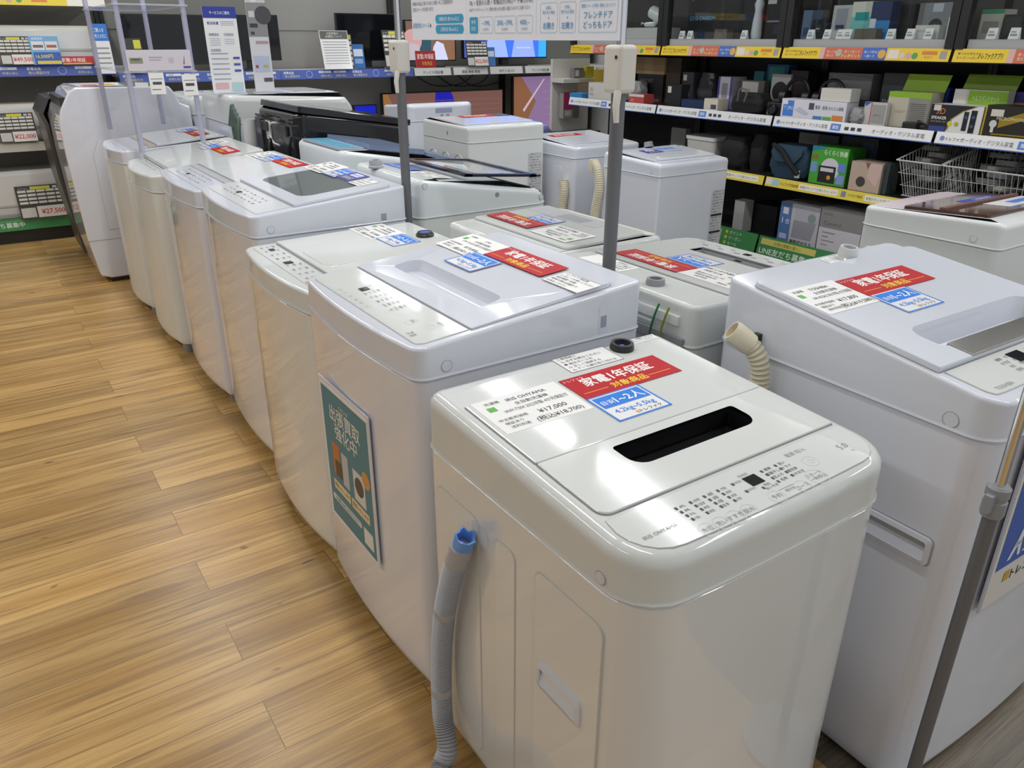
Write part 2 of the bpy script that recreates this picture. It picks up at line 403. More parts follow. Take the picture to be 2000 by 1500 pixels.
def handle(wm, face, a, z, w=.15, h=.052, m=None):
    """side carrying grip: raised rim round a recess with a sloping floor"""
    sg = -1 if face == 'l' else 1; m = m or COOLTOP
    b = MB(m, GROOVE)
    b.M = Matrix.Translation((sg * wm['W'] / 2, a, z)) @ Matrix(((0, 0, sg, 0), (sg, 0, 0, 0), (0, 1, 0, 0), (0, 0, 0, 1)))
    o = rrect(-w/2, w/2, -h/2, h/2, .01); i = rrect(-w/2 + .009, w/2 - .009, -h/2 + .009, h/2 - .009, .005); g = rrect(-w/2 - .003, w/2 + .003, -h/2 - .003, h/2 + .003, .012)
    zz = lambda l, q: [(x, y, q) for x, y, _ in l]
    b.loft([zz(g, -.001), zz(g, .0008)], 1, False, True)
    b.loft([zz(o, 0), zz(o, .006), zz(i, .008), zz(i, .0035)], 0)
    b.add([(-w/2 + .009, -h/2 + .009, .007), (w/2 - .009, -h/2 + .009, .007), (w/2 - .009, h*.10, .0015), (-w/2 + .009, h*.10, .0015), (w/2 - .009, h/2 - .009, .0015), (-w/2 + .009, h/2 - .009, .0015)], [(0, 1, 2, 3)], 0)
    b.add([(-w/2 + .009, h*.10, .0015), (w/2 - .009, h*.10, .0015), (w/2 - .009, h/2 - .009, .0015), (-w/2 + .009, h/2 - .009, .0015)], [(0, 1, 2, 3)], 1)
    return b.build('carry_handle', wm['root'])
def corrugated(path, r, pitch=.008, amp=.0022, m=MIDGREY, n=16, plain=()):
    """a ribbed hose along a smooth path; returns the mesh builder"""
    pts = spline(path, 24); L = [0]
    for a, c in zip(pts, pts[1:]): L.append(L[-1] + (c - a).length)
    tot = L[-1]; k = int(tot / pitch * 4); out = []; rad = []
    j = 0
    for i in range(k + 1):
        s = tot * i / k
        while j < len(L) - 2 and L[j + 1] < s: j += 1
        f = (s - L[j]) / max(1e-9, L[j + 1] - L[j]); out.append(pts[j].lerp(pts[j + 1], min(1, f)))
        sm = any(a <= s <= c for a, c in plain)
        rad.append(r + (amp * .9 if sm else (amp, amp * .3, -amp, amp * .3)[i % 4]))
    b = MB(m); b.tube(out, rad, n); return b
def spline(p, n=12):
    p = [Vector(q) for q in p]; out = []
    for i in range(len(p) - 1):
        a = p[i - 1] if i else p[0] * 2 - p[1]; b, c = p[i], p[i + 1]; d = p[i + 2] if i + 2 < len(p) else p[-1] * 2 - p[-2]
        for k in range(n):
            t = k / n; out.append(.5 * ((2 * b) + (c - a) * t + (2 * a - 5 * b + 4 * c - d) * t * t + (3 * b - a - 3 * c + d) * t ** 3))
    out.append(p[-1]); return out
def buttons(wm, items, name='control_panel', h=.0012, m=None, y=None):
    """printed controls: ('dot', x, y) ('t', text, x, y, size) ('ring', x, y, r) ('win', x0, x1, y0, y1)"""
    b = MB(m or PRINT, PRINT, PRINTG, LIGHTGREY, BLACKGLOSS); b.M = wm['dk'].frame(y)
    for it in items:
        if it[0] == 'dot': b.rect(it[1] - .0022, it[1] + .0022, it[2] - .003, it[2] + .003, h, 1)
        elif it[0] == 't': b.text(it[1], it[2], it[3], it[4], 2 if len(it) < 6 else it[5], h, al='c')
        elif it[0] == 'ring':
            k = 20; x, yy, r = it[1:4]
            b.loft([[(x + q * math.cos(2*PI*i/k), yy + q * math.sin(2*PI*i/k), h) for i in range(k)] for q in (r - .0007, r)][::-1], 3)
        elif it[0] == 'win': b.box(it[1], it[2], it[3], it[4], h - .001, h + .0006, 4)
        elif it[0] == 'line': b.box(it[1], it[2], it[3], it[4], h - .001, h, 2)
    return b.build(name, wm['root'], smooth=0)
def sheet_on(wm, name, fn, M, label=None):
    b = MB(PAPER); b.M = M; fn(b); return b.build(name, wm['root'], label=label, smooth=0)
def FRONT(x, z, y=0): return Matrix.Translation((x, y, z)) @ Matrix.Rotation(PI / 2, 4, 'X')
def LEFT(wm, y, z): return Matrix.Translation((-wm['W'] / 2, y, z)) @ Matrix(((0, 0, -1, 0), (-1, 0, 0, 0), (0, 1, 0, 0), (0, 0, 0, 1)))
def RIGHT(wm, y, z): return Matrix.Translation((wm['W'] / 2, y, z)) @ Matrix(((0, 0, 1, 0), (1, 0, 0, 0), (0, 1, 0, 0), (0, 0, 0, 1)))
def screw_cap(wm, face, y, z, r=.011):
    b = MB(COOLTOP, GROOVE); b.M = (LEFT if face == 'l' else RIGHT)(wm, y, z)
    b.cyl(0, 0, -.001, .0008, r, m=1); b.cyl(0, 0, 0, .0014, r * .9, r * .86); return b.build('screw_cap', wm['root'])
def shop_set(wm, red=None, blue=None, price=None, bt=('1~2人', '4.2kg~5.5kg'), pt=('', '', '', ''), h=.0045, pw=.185, y=.4, rots=(0, 0, 0)):
    if price: on_deck(wm, 'price_label', price_label(*pt, w=pw), h, price, rots[2], y)
    if blue: on_deck(wm, 'size_sticker', blue_sticker(*bt), h + .0006, blue, rots[1], y)
    if red: on_deck(wm, 'warranty_sticker', red_sticker(), h + .001, red, rots[0], y)
GOLD = 'washing machines on the sales floor'
# ---- nearest machine, end of the row
hole = rrect(-.130, .157, .197, .263, (.03, .03, .008, .008))
A = washer('white washing machine with grey hose taped to its side and black lid slot', 'S', .565, .884, .583, .605, .745, [(0, .823), (.605, .855)],
           rf=.082, rb=.03, bulge=.008, er=.022, holes=[rrect(-.145, .172, .185, .278, .01)], group=GOLD,
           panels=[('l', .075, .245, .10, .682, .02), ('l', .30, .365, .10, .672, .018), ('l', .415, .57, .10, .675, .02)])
A['root'].name = 'washing_machine'
plate(A, 'lid', rrect(-.262, .266, .288, .508, .004), .0045, WARMTOP)
plate(A, 'lid_flap', rrect(-.262, .266, .126, .2865, (.02, .004, .003, .003)), .0045, FILMW, holes=[hole], well=BLACKGLOSS)
def shelf(b): b.box(-.12, .15, .225, .26, -.05, -.035, 0)
well(A, 'lid_slot', hole, .06, BLACKGLOSS, h=.003, floor_m=DARK, shelf=shelf, label='black recess of the lid')
cp = [(x, y) for x, y, _ in outline(.573, .605, .084, .03, .008, .018)]
cp = [(x, y) for x, y in cp if y < .118]; cp.sort(key=lambda p: (p[0]))
lft = [p for p in cp if p[0] < 0]; rgt = [p for p in cp if p[0] >= 0]
cpl = [(-.264, .118)] + sorted([p for p in cp if p[1] < .1], key=lambda p: math.atan2(p[1] - .15, p[0])) + [(.268, .118)]
plate(A, 'control_panel', cpl, .0014, WARMTOP, seam=.0009, gapm=GROOVE, lip=.0004, gaph=.0006)
it = [('win', -.013, .014, .066, .089), ('t', '電源 切/入', .125, .093, .009), ('ring', .125, .066, .014), ('ring', .1255, .066, .0055), ('t', 'スタート', .096, .036, .008), ('t', '一時停止', .096, .026, .008), ('ring', .096, .032, .019),
      ('t', 'コース', .054, .023, .009), ('ring', .054, .026, .015), ('t', '予約', -.003, .026, .009), ('ring', -.003, .029, .015), ('t', '残時間', -.004, .093, .006), ('line', .012, .045, .038, .0386), ('t', '槽洗浄', .03, .029, .006)]
for k, s in enumerate(('水位', '洗い', 'すすぎ', '脱水')): it += [('t', s, -.153 + .0287 * k, .024, .0095), ('ring', -.153 + .0287 * k, .027, .0145)]
for c, (col, x) in enumerate((('47L 39L 31L 15L', -.153), ('15分 12分 9分 3分', -.1235), ('3回 2回 1回 注水', -.0945), ('7分 5分 3分 1分', -.0655))):
    for r, s in enumerate(col.split()): it += [('dot', x - .004 + r * .0008, .086 - r * .0103), ('t', s, x + .008, .0835 - r * .0103, .0062, 1)]
it += [('dot', -.037, .086), ('t', '時間後', -.026, .0845, .005), ('dot', -.033, .062), ('t', '時間後', -.022, .0605, .005), ('dot', -.003, .055), ('t', '予約', .009, .056, .006, 1), ('t', 'おいそぎ', .012, .048, .006, 1)]
for x, col in ((.033, '標準 部屋干し 念入り 毛布'), (.066, '洗い ドライ 槽洗浄 つけおき')):
    for r, s in enumerate(col.split()): it += [('dot', x - .002, .087 - r * .0108), ('t', s, x + .012, .0845 - r * .0108, .0066, 1)]
buttons(A, it, 'panel_lettering', h=.0020); buttons(A, [('t', 'IRIS OHYAMA', -.214, .055, .009)], 'brand_lettering', h=.0020); buttons(A, [('t', '5.0', .212, .062, .016), ('t', 'kg', .217, .05, .006)], 'capacity_lettering', h=.0020)
shop_set(A, (-.060, .414), (-.062, .319), (-.252, .384), pt=('IRIS OHYAMA', 'IAW-T504 2022年製 4か月保証付', '¥17,000', '(税込¥18,700)'))
on_deck(A, 'warning_label', notice(['ご使用前に', '△ 必ずお読みください', '● 給水ホースを', '△ 正しく接続する', '△ アース線を取り付ける'], .135, .07), .0006, (-.007, .523))
on_deck(A, 'caution_print', notice(['△ | 衣類を入れすぎ', '    ないでください'], .07, .022, False), .0004, (.20, .57))
knob_tap(A, .159, .566, z=-.016)
handle(A, 'l', .172, .478, .115, .052)
screw_cap(A, 'l', .09, .762); screw_cap(A, 'r', .09, .762)
def Lp(q, X): v = P(*q, X=X); return (v.x - .884, v.y - .565, v.z)
hp = [Lp((903, 1066), .566), Lp((884, 1120), .562), Lp((868, 1200), .562), Lp((862, 1290), .562), Lp((864, 1390), .558), Lp((874, 1460), .548)]
e = Vector(hp[-1]); hp += [(e.x - .02, e.y - .005, .035), (e.x - .08, e.y - .08, .024), (e.x - .06, e.y - .2, .022)]
b = corrugated(hp, .0195, .0064, .0026, MIDGREY, 18, plain=((0, .05), (.20, .215), (.43, .445)))
b.build('drain_hose', A['root'])
d = (Vector(hp[0]) - Vector(hp[1])).normalized(); p0 = Vector(hp[0])
b = MB(ink('6fa3ea')); n = 30; q = d.to_track_quat('Z', 'Y').to_matrix().to_4x4(); b.M = Matrix.Translation(p0) @ q
star = lambda r, z: [(r * (1 + .10 * math.cos(5 * 2*PI*k/n)) * math.cos(2*PI*k/n), r * (1 + .10 * math.cos(5 * 2*PI*k/n)) * math.sin(2*PI*k/n), z + .003 * math.cos(5 * 2*PI*k/n)) for k in range(n)]
rnd = lambda r, z: [(r * math.cos(2*PI*k/n), r * math.sin(2*PI*k/n), z) for k in range(n)]
b.loft([rnd(.0185, -.02), rnd(.0190, .006), star(.0185, .028), star(.0150, .028), rnd(.0145, .0), rnd(.0145, -.03)], 0, False, True); b.build('hose_end', A['root'], label='blue open end of the hose')
b = MB(MIDGREY); b.M = Matrix.Translation(p0) @ q; b.lathe(0, 0, [(.0200, -.03), (.0225, -.028), (.0225, -.016), (.0205, -.012), (.0205, 0), (.019, .002)], 24); b.build('hose_collar', A['root'])
v = Lp((935, 1040), .5905); b = MB(mat('clear_tape', (.8, .84, .9), .15, alpha=.35)); b.M = Matrix.Translation(v) @ Matrix(((0, 0, -1, 0), (-1, 0, 0, 0), (0, 1, 0, 0), (0, 0, 0, 1)))
l = rrect(-.024, .03, -.022, .02, .018, .0); b.loft([l, [(x, y, .0008) for x, y, _ in l]], 0, False, True); b.build('clear_tape', A['root'], label='clear tape holding the hose')

# ---- second machine of the row, poster on its front
dent = lambda x0, x1, y0, y1: rrect(x0, x1, y0, y1, (.012, .012, .006, .006))
h2 = rrect(-.265, .185, .208, .292, (.03, .01, .03, .02))
B = washer('cool white washing machine with a blue buy-back poster on its front', 'W', .592, 1.532, .597, .60, .841, [(0, .905), (.6, .953)], COOL, COOLTOP, rf=.035, rb=.02, bulge=.02, er=.007, group=GOLD, holes=[rrect(-.205, .205, .211, .30, .01)])
h2 = rrect(-.20, .20, .216, .292, (.012, .012, .03, .03))
plate(B, 'control_panel', rrect(-.277, .277, .034, .150, (.02, .02, .002, .002)), .0022, FILMW, seam=.001, gapm=GROOVE)
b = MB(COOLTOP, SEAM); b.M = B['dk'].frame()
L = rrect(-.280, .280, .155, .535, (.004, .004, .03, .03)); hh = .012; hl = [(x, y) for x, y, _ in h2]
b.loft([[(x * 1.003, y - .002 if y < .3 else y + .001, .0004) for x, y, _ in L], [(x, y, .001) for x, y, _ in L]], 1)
b.loft([[(x, y, .0005) for x, y, _ in L], [(x, y, .004 + .006 * min(1, (y - .155) / .1)) for x, y, _ in L]], 0)
top_ = lambda x, y: .004 + .006 * min(1, (y - .155) / .1)
L2_ = [(x, y, top_(x, y)) for x, y, _ in L]
b.fill([L2_, [(x, y, top_(x, y)) for x, y in hl]], 0)
b.loft([[(x, y, top_(x, y)) for x, y in hl], [(x * .98, y + (.003 if y < .25 else -.012), -.026 if y < .25 else -.016) for x, y in hl]], 0)
b.fill([[(x * .98, y + (.003 if y < .25 else -.012), -.026 if y < .25 else -.016) for x, y in hl]], 0)
b.build('lid', B['root'])
shop_set(B, (-.10, .424), (-.130, .324), (-.285, .385), pt=('ITW', 'ITW-70 2021年製 3か月保証付', '¥19,800', '(税込¥21,780)'), h=.0125)
on_deck(B, 'price_label', notice(['トレファク 保証書', '△ 正しくお使いください', '保証期間 1年間', '故障の際は店舗まで', 'お持ちください'], .13, .072), .0125, (.158, .418), 0, .4)
it = [('win', -.114, -.092, .083, .104), ('t', '予約', -.12, .112, .007), ('t', '7.0', .22, .044, .018)]
for k in range(6): it += [('ring', -.14 + .03 * k, .048, .012), ('t', '切水洗濯脱干'[k], -.14 + .03 * k, .046, .007)]
for k in range(5):
    for r in range(4): it += [('t', ('標準', 'すすぎ', '3分', '毛布', '念入')[(k + r) % 5], -.07 + .034 * k, .112 - .011 * r, .0062, 1)]
it += [('ring', .16, .082, .014), ('t', '開始', .16, .082, .007), ('ring', .215, .098, .012), ('t', '電源 入', .216, .118, .007)]
buttons(B, it, 'panel_lettering', h=.0032)
def poster(b):
    w, h = .285, .395
    b.box(-.006, w + .006, -.006, h + .006, -.001, .002, mat('card_case', (.75, .77, .85), .1)); z = .0024
    b.rect(0, w, 0, h, z, ink('f0f0ec')); b.rect(.006, w - .006, .006, h - .012, z + .0003, ink('4a8596')); z += .0006; Wt = ink('f4efe4')
    b.text('ただいま', w * .5, h * .885, .012, Wt, z, al='c'); b.text('出張買取', w * .5, h * .775, .040, Wt, z, al='c', bold=.007); b.text('強化中', w * .5, h * .66, .040, Wt, z, al='c', bold=.007)
    b.rect(w * .16, w * .32, h * .36, h * .60, z, ink('c9773c')); b.rect(w * .20, w * .34, h * .36, h * .48, z + .0002, ink('5d4a3a')); b.rect(w * .36, w * .50, h * .34, h * .58, z, ink('c3c5c6'))
    b.rect(w * .60, w * .84, h * .33, h * .55, z, ink('d9dad7')); b.cyl(w * .72, h * .45, z, z + .0003, .026, m=ink('4f4a46')); b.cyl(w * .88, h * .555, z, z + .0004, .023, m=ink('d49a58'))
    for x in (.12, .52): b.rect(w * x, w * (x + .37), h * .24, h * .31, z, ink('ecd9ae')); b.text('買取いたします', w * (x + .185), h * .262, .012, ink('6a5a3c'), z + .0003, al='c', maxw=w * .33)
    b.loft([rrect(w * .06, w * .70, h * .14, h * .185, .008, z)], 0, False, True); b.rect(w * .07, w * .69, h * .142, h * .183, z + .0001, ink('d7dde0')); b.text('お気軽にお問い合わせください', w * .38, h * .152, .009, ink('33606e'), z + .0004, al='c', maxw=w * .56)
    b.rect(w * .74, w * .93, h * .06, h * .18, z, ink('e9e9e4'))
sheet_on(B, 'poster', poster, FRONT(-.195, .287, -.004), 'blue buy-back poster in a clear case')
screw_cap(B, 'r', .085, .862, .013)
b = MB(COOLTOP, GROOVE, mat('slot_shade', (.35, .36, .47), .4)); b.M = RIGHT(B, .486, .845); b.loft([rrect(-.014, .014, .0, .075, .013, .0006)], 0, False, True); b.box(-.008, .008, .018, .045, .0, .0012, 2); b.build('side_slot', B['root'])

# ---- third machine, warm white with curved front
C3 = washer('cream white washing machine with curved front between two cool white machines', 'W', .60, 2.13, .58, .60, .80, [(0, .858), (.6, .872)], WARM, WARMTOP, rf=.038, bulge=.028, er=.009, group=GOLD)
plate(C3, 'control_panel', [(x, max(y, .026 + .028 * (2 * x / .58) ** 2)) for x, y, _ in rrect(-.262, .262, .026, .118, (.02, .02, .002, .002), n=6)], .0014, WARMTOP, seam=.0006, gapm=GROOVE)
plate(C3, 'lid', rrect(-.268, .268, .124, .495, (.004, .004, .02, .02)), .008, FILMW, seam=.003)
plate(C3, 'lid_handle', rrect(-.11, .11, .14, .235, (.04, .04, .02, .02)), .0105, FILMW, seam=.0, lip=.003)
shop_set(C3, None, (-.105, .388), (-.282, .372), pt=('HITACHI', 'NW-70 2019年製', '¥17,800', '(税込¥19,580)'), bt=('2~3人', '6.0kg~7.0kg'), h=.0085)
it = [('win', -.04, -.014, .066, .09), ('win', -.21, -.188, .078, .094)]
for k in range(8):
    for r in range(3): it += [('t', ('標準', '3分', '毛布', '念入', '予約')[(k + r) % 5], -.235 + .05 * k + (.04 if k > 3 else 0), .098 - .018 * r, .008, 1)]
it += [('t', '電源 入 切', .21, .05, .01, ink('b04a3c'))]
buttons(C3, it, 'panel_lettering', h=.0024)
on_deck(C3, 'film_label', notice(['洗濯機 取扱説明'], .09, .03, False), .0016, (.03, .15))
knob_tap(C3, -.07, .545, m=DARK, h=.014)
# ---- fourth, glass lid
C4 = washer('cool white washing machine with a glass window in its lid and a navy sticker', 'W', .650, 2.785, .645, .565, .87, [(0, .935), (.565, .986)], COOL, COOLTOP, rf=.032, bulge=.025, er=.007, group=GOLD)
plate(C4, 'control_panel', [(x, max(y, .03 + .025 * (2 * x / .645) ** 2)) for x, y, _ in rrect(-.29, .29, .03, .165, (.02, .02, .002, .002), n=6)], .0018, FILM, seam=.0008, gapm=GROOVE)
g = rrect(-.225, .225, .225, .44, (.05, .05, .03, .03))
plate(C4, 'lid', rrect(-.302, .302, .172, .525, (.004, .004, .03, .03)), .010, COOLTOP, holes=[g], well=LIGHTGREY)
b = MB(SMOKE, mat('tub_shade', (.20, .235, .225), .5)); b.M = C4['dk'].frame(); b.fill([[(x, y, .0085) for x, y, _ in g]], 0); b.fill([[(x, y, .0018) for x, y, _ in g]], 1); b.build('lid_window', C4['root'], label='dark glass window in the lid')
on_deck(C4, 'price_label', price_label('Panasonic', 'NA-F70 2020年製', '¥24,800', '(税込¥27,280)'), .0108, (-.30, .425), 0, .3)
on_deck(C4, 'size_sticker', blue_sticker('3~4人', '7.0kg~9.0kg'), .0112, (-.11, .43), 0, .3)
def navy(b):
    b.box(0, .125, 0, .085, 0, .0006, ink('3b3f9c')); b.rect(.03, .10, .045, .075, .0009, ink('eceaf4')); b.text('高年式', .065, .012, .022, ink('f1e7b0'), .0009, al='c'); b.text('2020年', .065, .052, .016, ink('3b3f9c'), .0012, al='c')
on_deck(C4, 'model_year_sticker', navy, .0116, (.0, .44), 0, .3)
on_deck(C4, 'warning_label', notice(['△ 注意', '手を入れない', '子供を乗せない', '火気に近づけない'], .10, .08), .0108, (.14, .43), 0, .3)
it = [('win', -.105, -.085, .098, .118)]
for k in range(9):
    for r in range(3): it += [('t', ('標準', '3分', '毛布', '念入', '予約')[(k + r) % 5], -.2 + .042 * k, .13 - .024 * r, .009, 1)]
buttons(C4, it, 'panel_lettering', h=.0028)
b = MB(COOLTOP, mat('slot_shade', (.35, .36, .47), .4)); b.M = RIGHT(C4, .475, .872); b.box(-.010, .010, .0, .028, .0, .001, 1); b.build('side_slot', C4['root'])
screw_cap(C4, 'r', .08, .892, .013)
# ---- fifth, sixth, seventh
C5 = washer('white washing machine with a grey strip across its lid, fifth along the aisle', 'W', .642, 3.49, .66, .60, .85, [(0, .912), (.56, .955), (.6, .94)], COOL, COOLTOP, rf=.032, bulge=.03, er=.007, group=GOLD)
plate(C5, 'control_panel', [(x, max(y, .03 + .03 * (2 * x / .66) ** 2)) for x, y, _ in rrect(-.30, .30, .03, .15, (.02, .02, .002, .002), n=6)], .0018, COOLTOP, seam=.0008, gapm=GROOVE)
plate(C5, 'lid', rrect(-.31, .31, .19, .545, (.004, .004, .03, .03)), .010, FILM, seam=.002)
plate(C5, 'lid_handle', rrect(-.31, .31, .155, .188, .002), .004, MIDGREY, seam=0)
shop_set(C5, (-.02, .44), (-.15, .415), (-.30, .40), pt=('SHARP', 'ES-GE6 2019年製', '¥16,800', '(税込¥18,480)'), h=.0105)
it = [('win', -.1, -.08, .09, .105)]
for k in range(9):
    for r in range(3): it += [('t', ('標準', '3分', '毛布', '念入', '予約')[(k + r) % 5], -.2 + .045 * k, .125 - .026 * r, .009, 1)]
buttons(C5, it, 'panel_lettering', h=.0028)
C6 = washer('pale washing machine in front of the clear rack, its flat lid meeting a rounded panel', 'W', .610, 4.21, .66, .62, .80, [(0, .87), (.58, .94), (.62, .92)], GREEN_WHITE, WARMTOP, rf=.075, bulge=.045, er=.010, group=GOLD)
plate(C6, 'lid', rrect(-.315, .325, .12, .565, (.004, .004, .02, .02)), .022, WARMTOP, seam=.003)
plate(C6, 'lid_handle', rrect(-.06, .10, .145, .19, .012), .0235, LIGHTGREY, seam=0)
shop_set(C6, (.00, .39), (-.14, .36), (-.29, .40), pt=('AQUA', 'AQW-GS5 2018年製', '¥14,800', '(税込¥16,280)'), h=.0225)
it = []
for k in range(8):
    for r in range(2): it += [('t', ('標準', '3分', '毛布', '念入')[(k + r) % 4], -.17 + .045 * k, .10 - .022 * r, .009, 1)]
buttons(C6, it, 'panel_lettering', h=.002)
knob_tap(C6, .17, .575, h=.012)
C7 = washer('pale washing machine last in the row, beside the tall drum machine', 'W', .600, 4.90, .62, .62, .845, [(0, .905), (.58, .955), (.62, .94)], GREEN_WHITE, COOLTOP, rf=.035, bulge=.045, er=.007, group=GOLD)
plate(C7, 'control_panel', [(x, max(y, .03 + .045 * (2 * x / .62) ** 2)) for x, y, _ in rrect(-.28, .28, .03, .17, (.02, .02, .002, .002), n=6)], .0018, COOLTOP, seam=.0008, gapm=GROOVE)
plate(C7, 'lid', rrect(-.29, .29, .22, .56, (.004, .004, .03, .03)), .010, FILM, seam=.002)
plate(C7, 'lid_handle', rrect(-.29, .29, .18, .218, .002), .005, mat('beige_plastic', (.52, .47, .40), .4), seam=0)
shop_set(C7, (-.05, .44), (-.18, .42), None, h=.0105)

# ---- right end of the near row: machine with the pole and a poster in front
E1 = washer('large white washing machine with cream hose, metal lid grip and a pole in front', 'S', .470, 1.59, .60, .62, .835, [(0, .905), (.62, .978)], COOL, COOLTOP, rf=.05, rb=.03, bulge=.012, er=.007, group=GOLD, yaw=-1.2, foot=.014, holes=[rrect(-.21, .23, .135, .265, .01)])
bh = rrect(-.20, .22, .178, .258, (.01, .01, .035, .035))
plate(E1, 'lid', rrect(-.287, .287, .132, .56, (.003, .003, .02, .02)), .012, COOLTOP, holes=[bh], seam=.0015)
b = MB(COOLTOP); b.M = E1['dk'].frame(); b.loft([[(x, y, .012) for x, y, _ in bh], [(x * .97, y - (.022 if y > .22 else .03), -.034) for x, y, _ in bh]]); b.fill([[(x * .97, y - (.022 if y > .22 else .03), -.034) for x, y, _ in bh]]); b.build('lid_bowl', E1['root'])
b = MB(STEEL); b.M = E1['dk'].frame(); b.prism([(-.185, .0085), (.205, .0085), (.205, .0145), (-.185, .0145)], .132, .182); b.build('lid_grip', E1['root'], bevel=.001, label='brushed metal strip of the lid grip')
plate(E1, 'control_panel', [(x, max(y, .03 + .012 * (2 * x / .6) ** 2)) for x, y, _ in rrect(-.275, .275, .03, .128, (.03, .03, .002, .002), n=6)], .0025, FILMW, seam=.001, gapm=GROOVE)
it = [('win', -.10, -.06, .085, .115)]
for k in range(5):
    for r in range(4): it += [('t', ('標準', 'すすぎ', '3分', '毛布', '念入')[(k + r) % 5], -.135 + .034 * k, .105 - .013 * r, .008, 1)]
buttons(E1, it, 'panel_lettering', h=.0036); buttons(E1, [('t', 'TOSHIBA', -.225, .045, .011)], 'brand_lettering', h=.0036)
shop_set(E1, (-.122, .392), (-.121, .300), (-.283, .366), pt=('TOSHIBA', 'AW-45GA2 2021年製 4か月保証', '¥17,800', '(税込¥19,580)'), h=.0125, pw=.163)
knob_tap(E1, .07, .585, 'white inlet tap with blue inner end', WARMTOP, z=-.003, h=.032, r=.023)
on_deck(E1, 'blank_label', notice(['△ 給水'], .06, .035, False, LIGHTGREY), .0006, (-.0, .575), 0, .6)
handle(E1, 'l', .135, .588, .15, .058); screw_cap(E1, 'l', .085, .853, .015)
def Ep(q, X): v = P(*q, X=X); return (v.x - 1.59, v.y - .47, v.z)
hp = [Ep((1446, 663), 1.222), Ep((1464, 678), 1.238), Ep((1479, 703), 1.25), Ep((1483, 735), 1.256), Ep((1479, 790), 1.26), Ep((1472, 850), 1.26)]
b = corrugated(hp, .019, .011, .0024, CREAM, 16); b.build('drain_hose', E1['root'], label='cream ribbed drain hose')
d = (Vector(hp[0]) - Vector(hp[1])).normalized(); b = MB(CREAM); b.M = Matrix.Translation(hp[0]) @ d.to_track_quat('Z', 'Y').to_matrix().to_4x4(); b.lathe(0, 0, [(.019, -.03), (.0235, -.024), (.0235, .018), (.0215, .026), (.0185, .026), (.017, -.02)], 22, cap=False); b.build('hose_end', E1['root'])
b = MB(DARK); b.box(-.312, -.298, .50, .516, .86, .88); b.build('hose_clip', E1['root'])
def poster2(b):
    w, h = .30, .42
    b.box(-.005, w + .005, -.005, h + .005, -.001, .003, mat('card_case2', (.55, .58, .68), .15)); z = .0034
    b.rect(0, w, 0, h, z, ink('d9d6cf')); b.rect(.012, w - .012, .085, h - .03, z + .0003, ink('3f5fae')); z += .0008; Wt = ink('dfe3ea')
    b.rect(.05, w - .05, .27, .34, z, Wt); b.text('配達', w * .5, .285, .04, ink('3f5fae'), z + .0003, al='c', bold=.015)
    # a pictogram of someone carrying a box
    b.cyl(.092, .205, z, z + .0003, .011, m=Wt); b.add([(.062, .125, z), (.082, .125, z), (.102, .19, z), (.088, .195, z)], [(0, 1, 2, 3)], Wt); b.add([(.045, .098, z), (.056, .098, z), (.078, .13, z), (.064, .135, z)], [(0, 1, 2, 3)], Wt); b.add([(.082, .098, z), (.092, .098, z), (.086, .135, z), (.072, .132, z)], [(0, 1, 2, 3)], Wt)
    b.add([(.095, .17, z), (.13, .155, z), (.132, .163, z), (.1, .185, z)], [(0, 1, 2, 3)], Wt); b.rect(.115, .16, .165, .22, z, Wt); b.rect(.10, .20, .10, .105, z, Wt)
    b.rect(.055, .075, .045, .068, z, ink('caa23a')); b.text('トレファク', .082, .045, .022, ink('3a3632'), z, bold=.02)
sheet_on(E1, 'poster', poster2, FRONT(-.195, .455, -.004), 'blue delivery poster in a clear case')

# ---- back to back with the row: machines facing the grey aisle
F2 = washer('yellowish white washing machine with earth wires down its back, lid slot and red sticker', 'E', 1.825, 1.41, .55, .56, .80, [(0, .885), (.56, .90)], GREEN_WHITE, WARMTOP, rf=.05, rb=.022, bulge=.012, er=.01, group=GOLD, holes=[rrect(-.135, .135, .105, .175, .006)])
h = rrect(-.13, .13, .11, .17, .004)
plate(F2, 'lid', rrect(-.25, .25, .095, .42, .006), .006, FILMW, holes=[h], well=LIGHTGREY); well(F2, 'lid_slot', h, .035, MIDGREY, .004)
shop_set(F2, (-.045, .312), (-.045, .212), (-.215, .268), pt=('SHARP', 'ES-T5 2019年製', '¥15,800', '(税込¥17,380)'), h=.0065)
buttons(F2, [('win', .0, .022, .045, .06), ('win', -.035, -.015, .128, .14)] + [('t', ('標準', '3分', '毛布', '念入')[k % 4], -.2 + .03 * k, .06 - (k % 2) * .02, .009, 1) for k in range(14)], 'panel_lettering')
on_deck(F2, 'warning_label', notice(['△ ご注意ください', '設置時は水平に', '給水栓を閉める', '試運転すること', 'アース線接続'], .17, .075, False), .0006, (.05, .43), 0, .5)
knob_tap(F2, -.085, .505, m=GREYPL, inner=DARK, z=-.014, h=.03, r=.024)
b = MB(GREEN_WHITE, GREYPL, GROOVE)
b.box(-.23, .23, .553, .568, .842, .868); b.box(-.15, .22, .553, .566, .826, .838); b.build('back_rail', F2['root'], bevel=.004)
b = MB(GREYPL); b.box(-.25, .12, .556, .569, .790, .818); b.build('back_strip', F2['root'], bevel=.003, label='dark grey strip across the back')
for x0, m in ((-.172, ink('2f7a45')), (-.205, ink('8f9a35'))):
    b = MB(m); b.tube(spline([(x0, .573, .885), (x0 + .004, .577, .868), (x0 + .016, .577, .83), (x0 + .022, .576, .79), (x0 + .02, .575, .70)], 8), .0028, 6); b.build('earth_wire', F2['root'], label='green earth wire' if x0 > -.18 else 'yellow green earth wire')
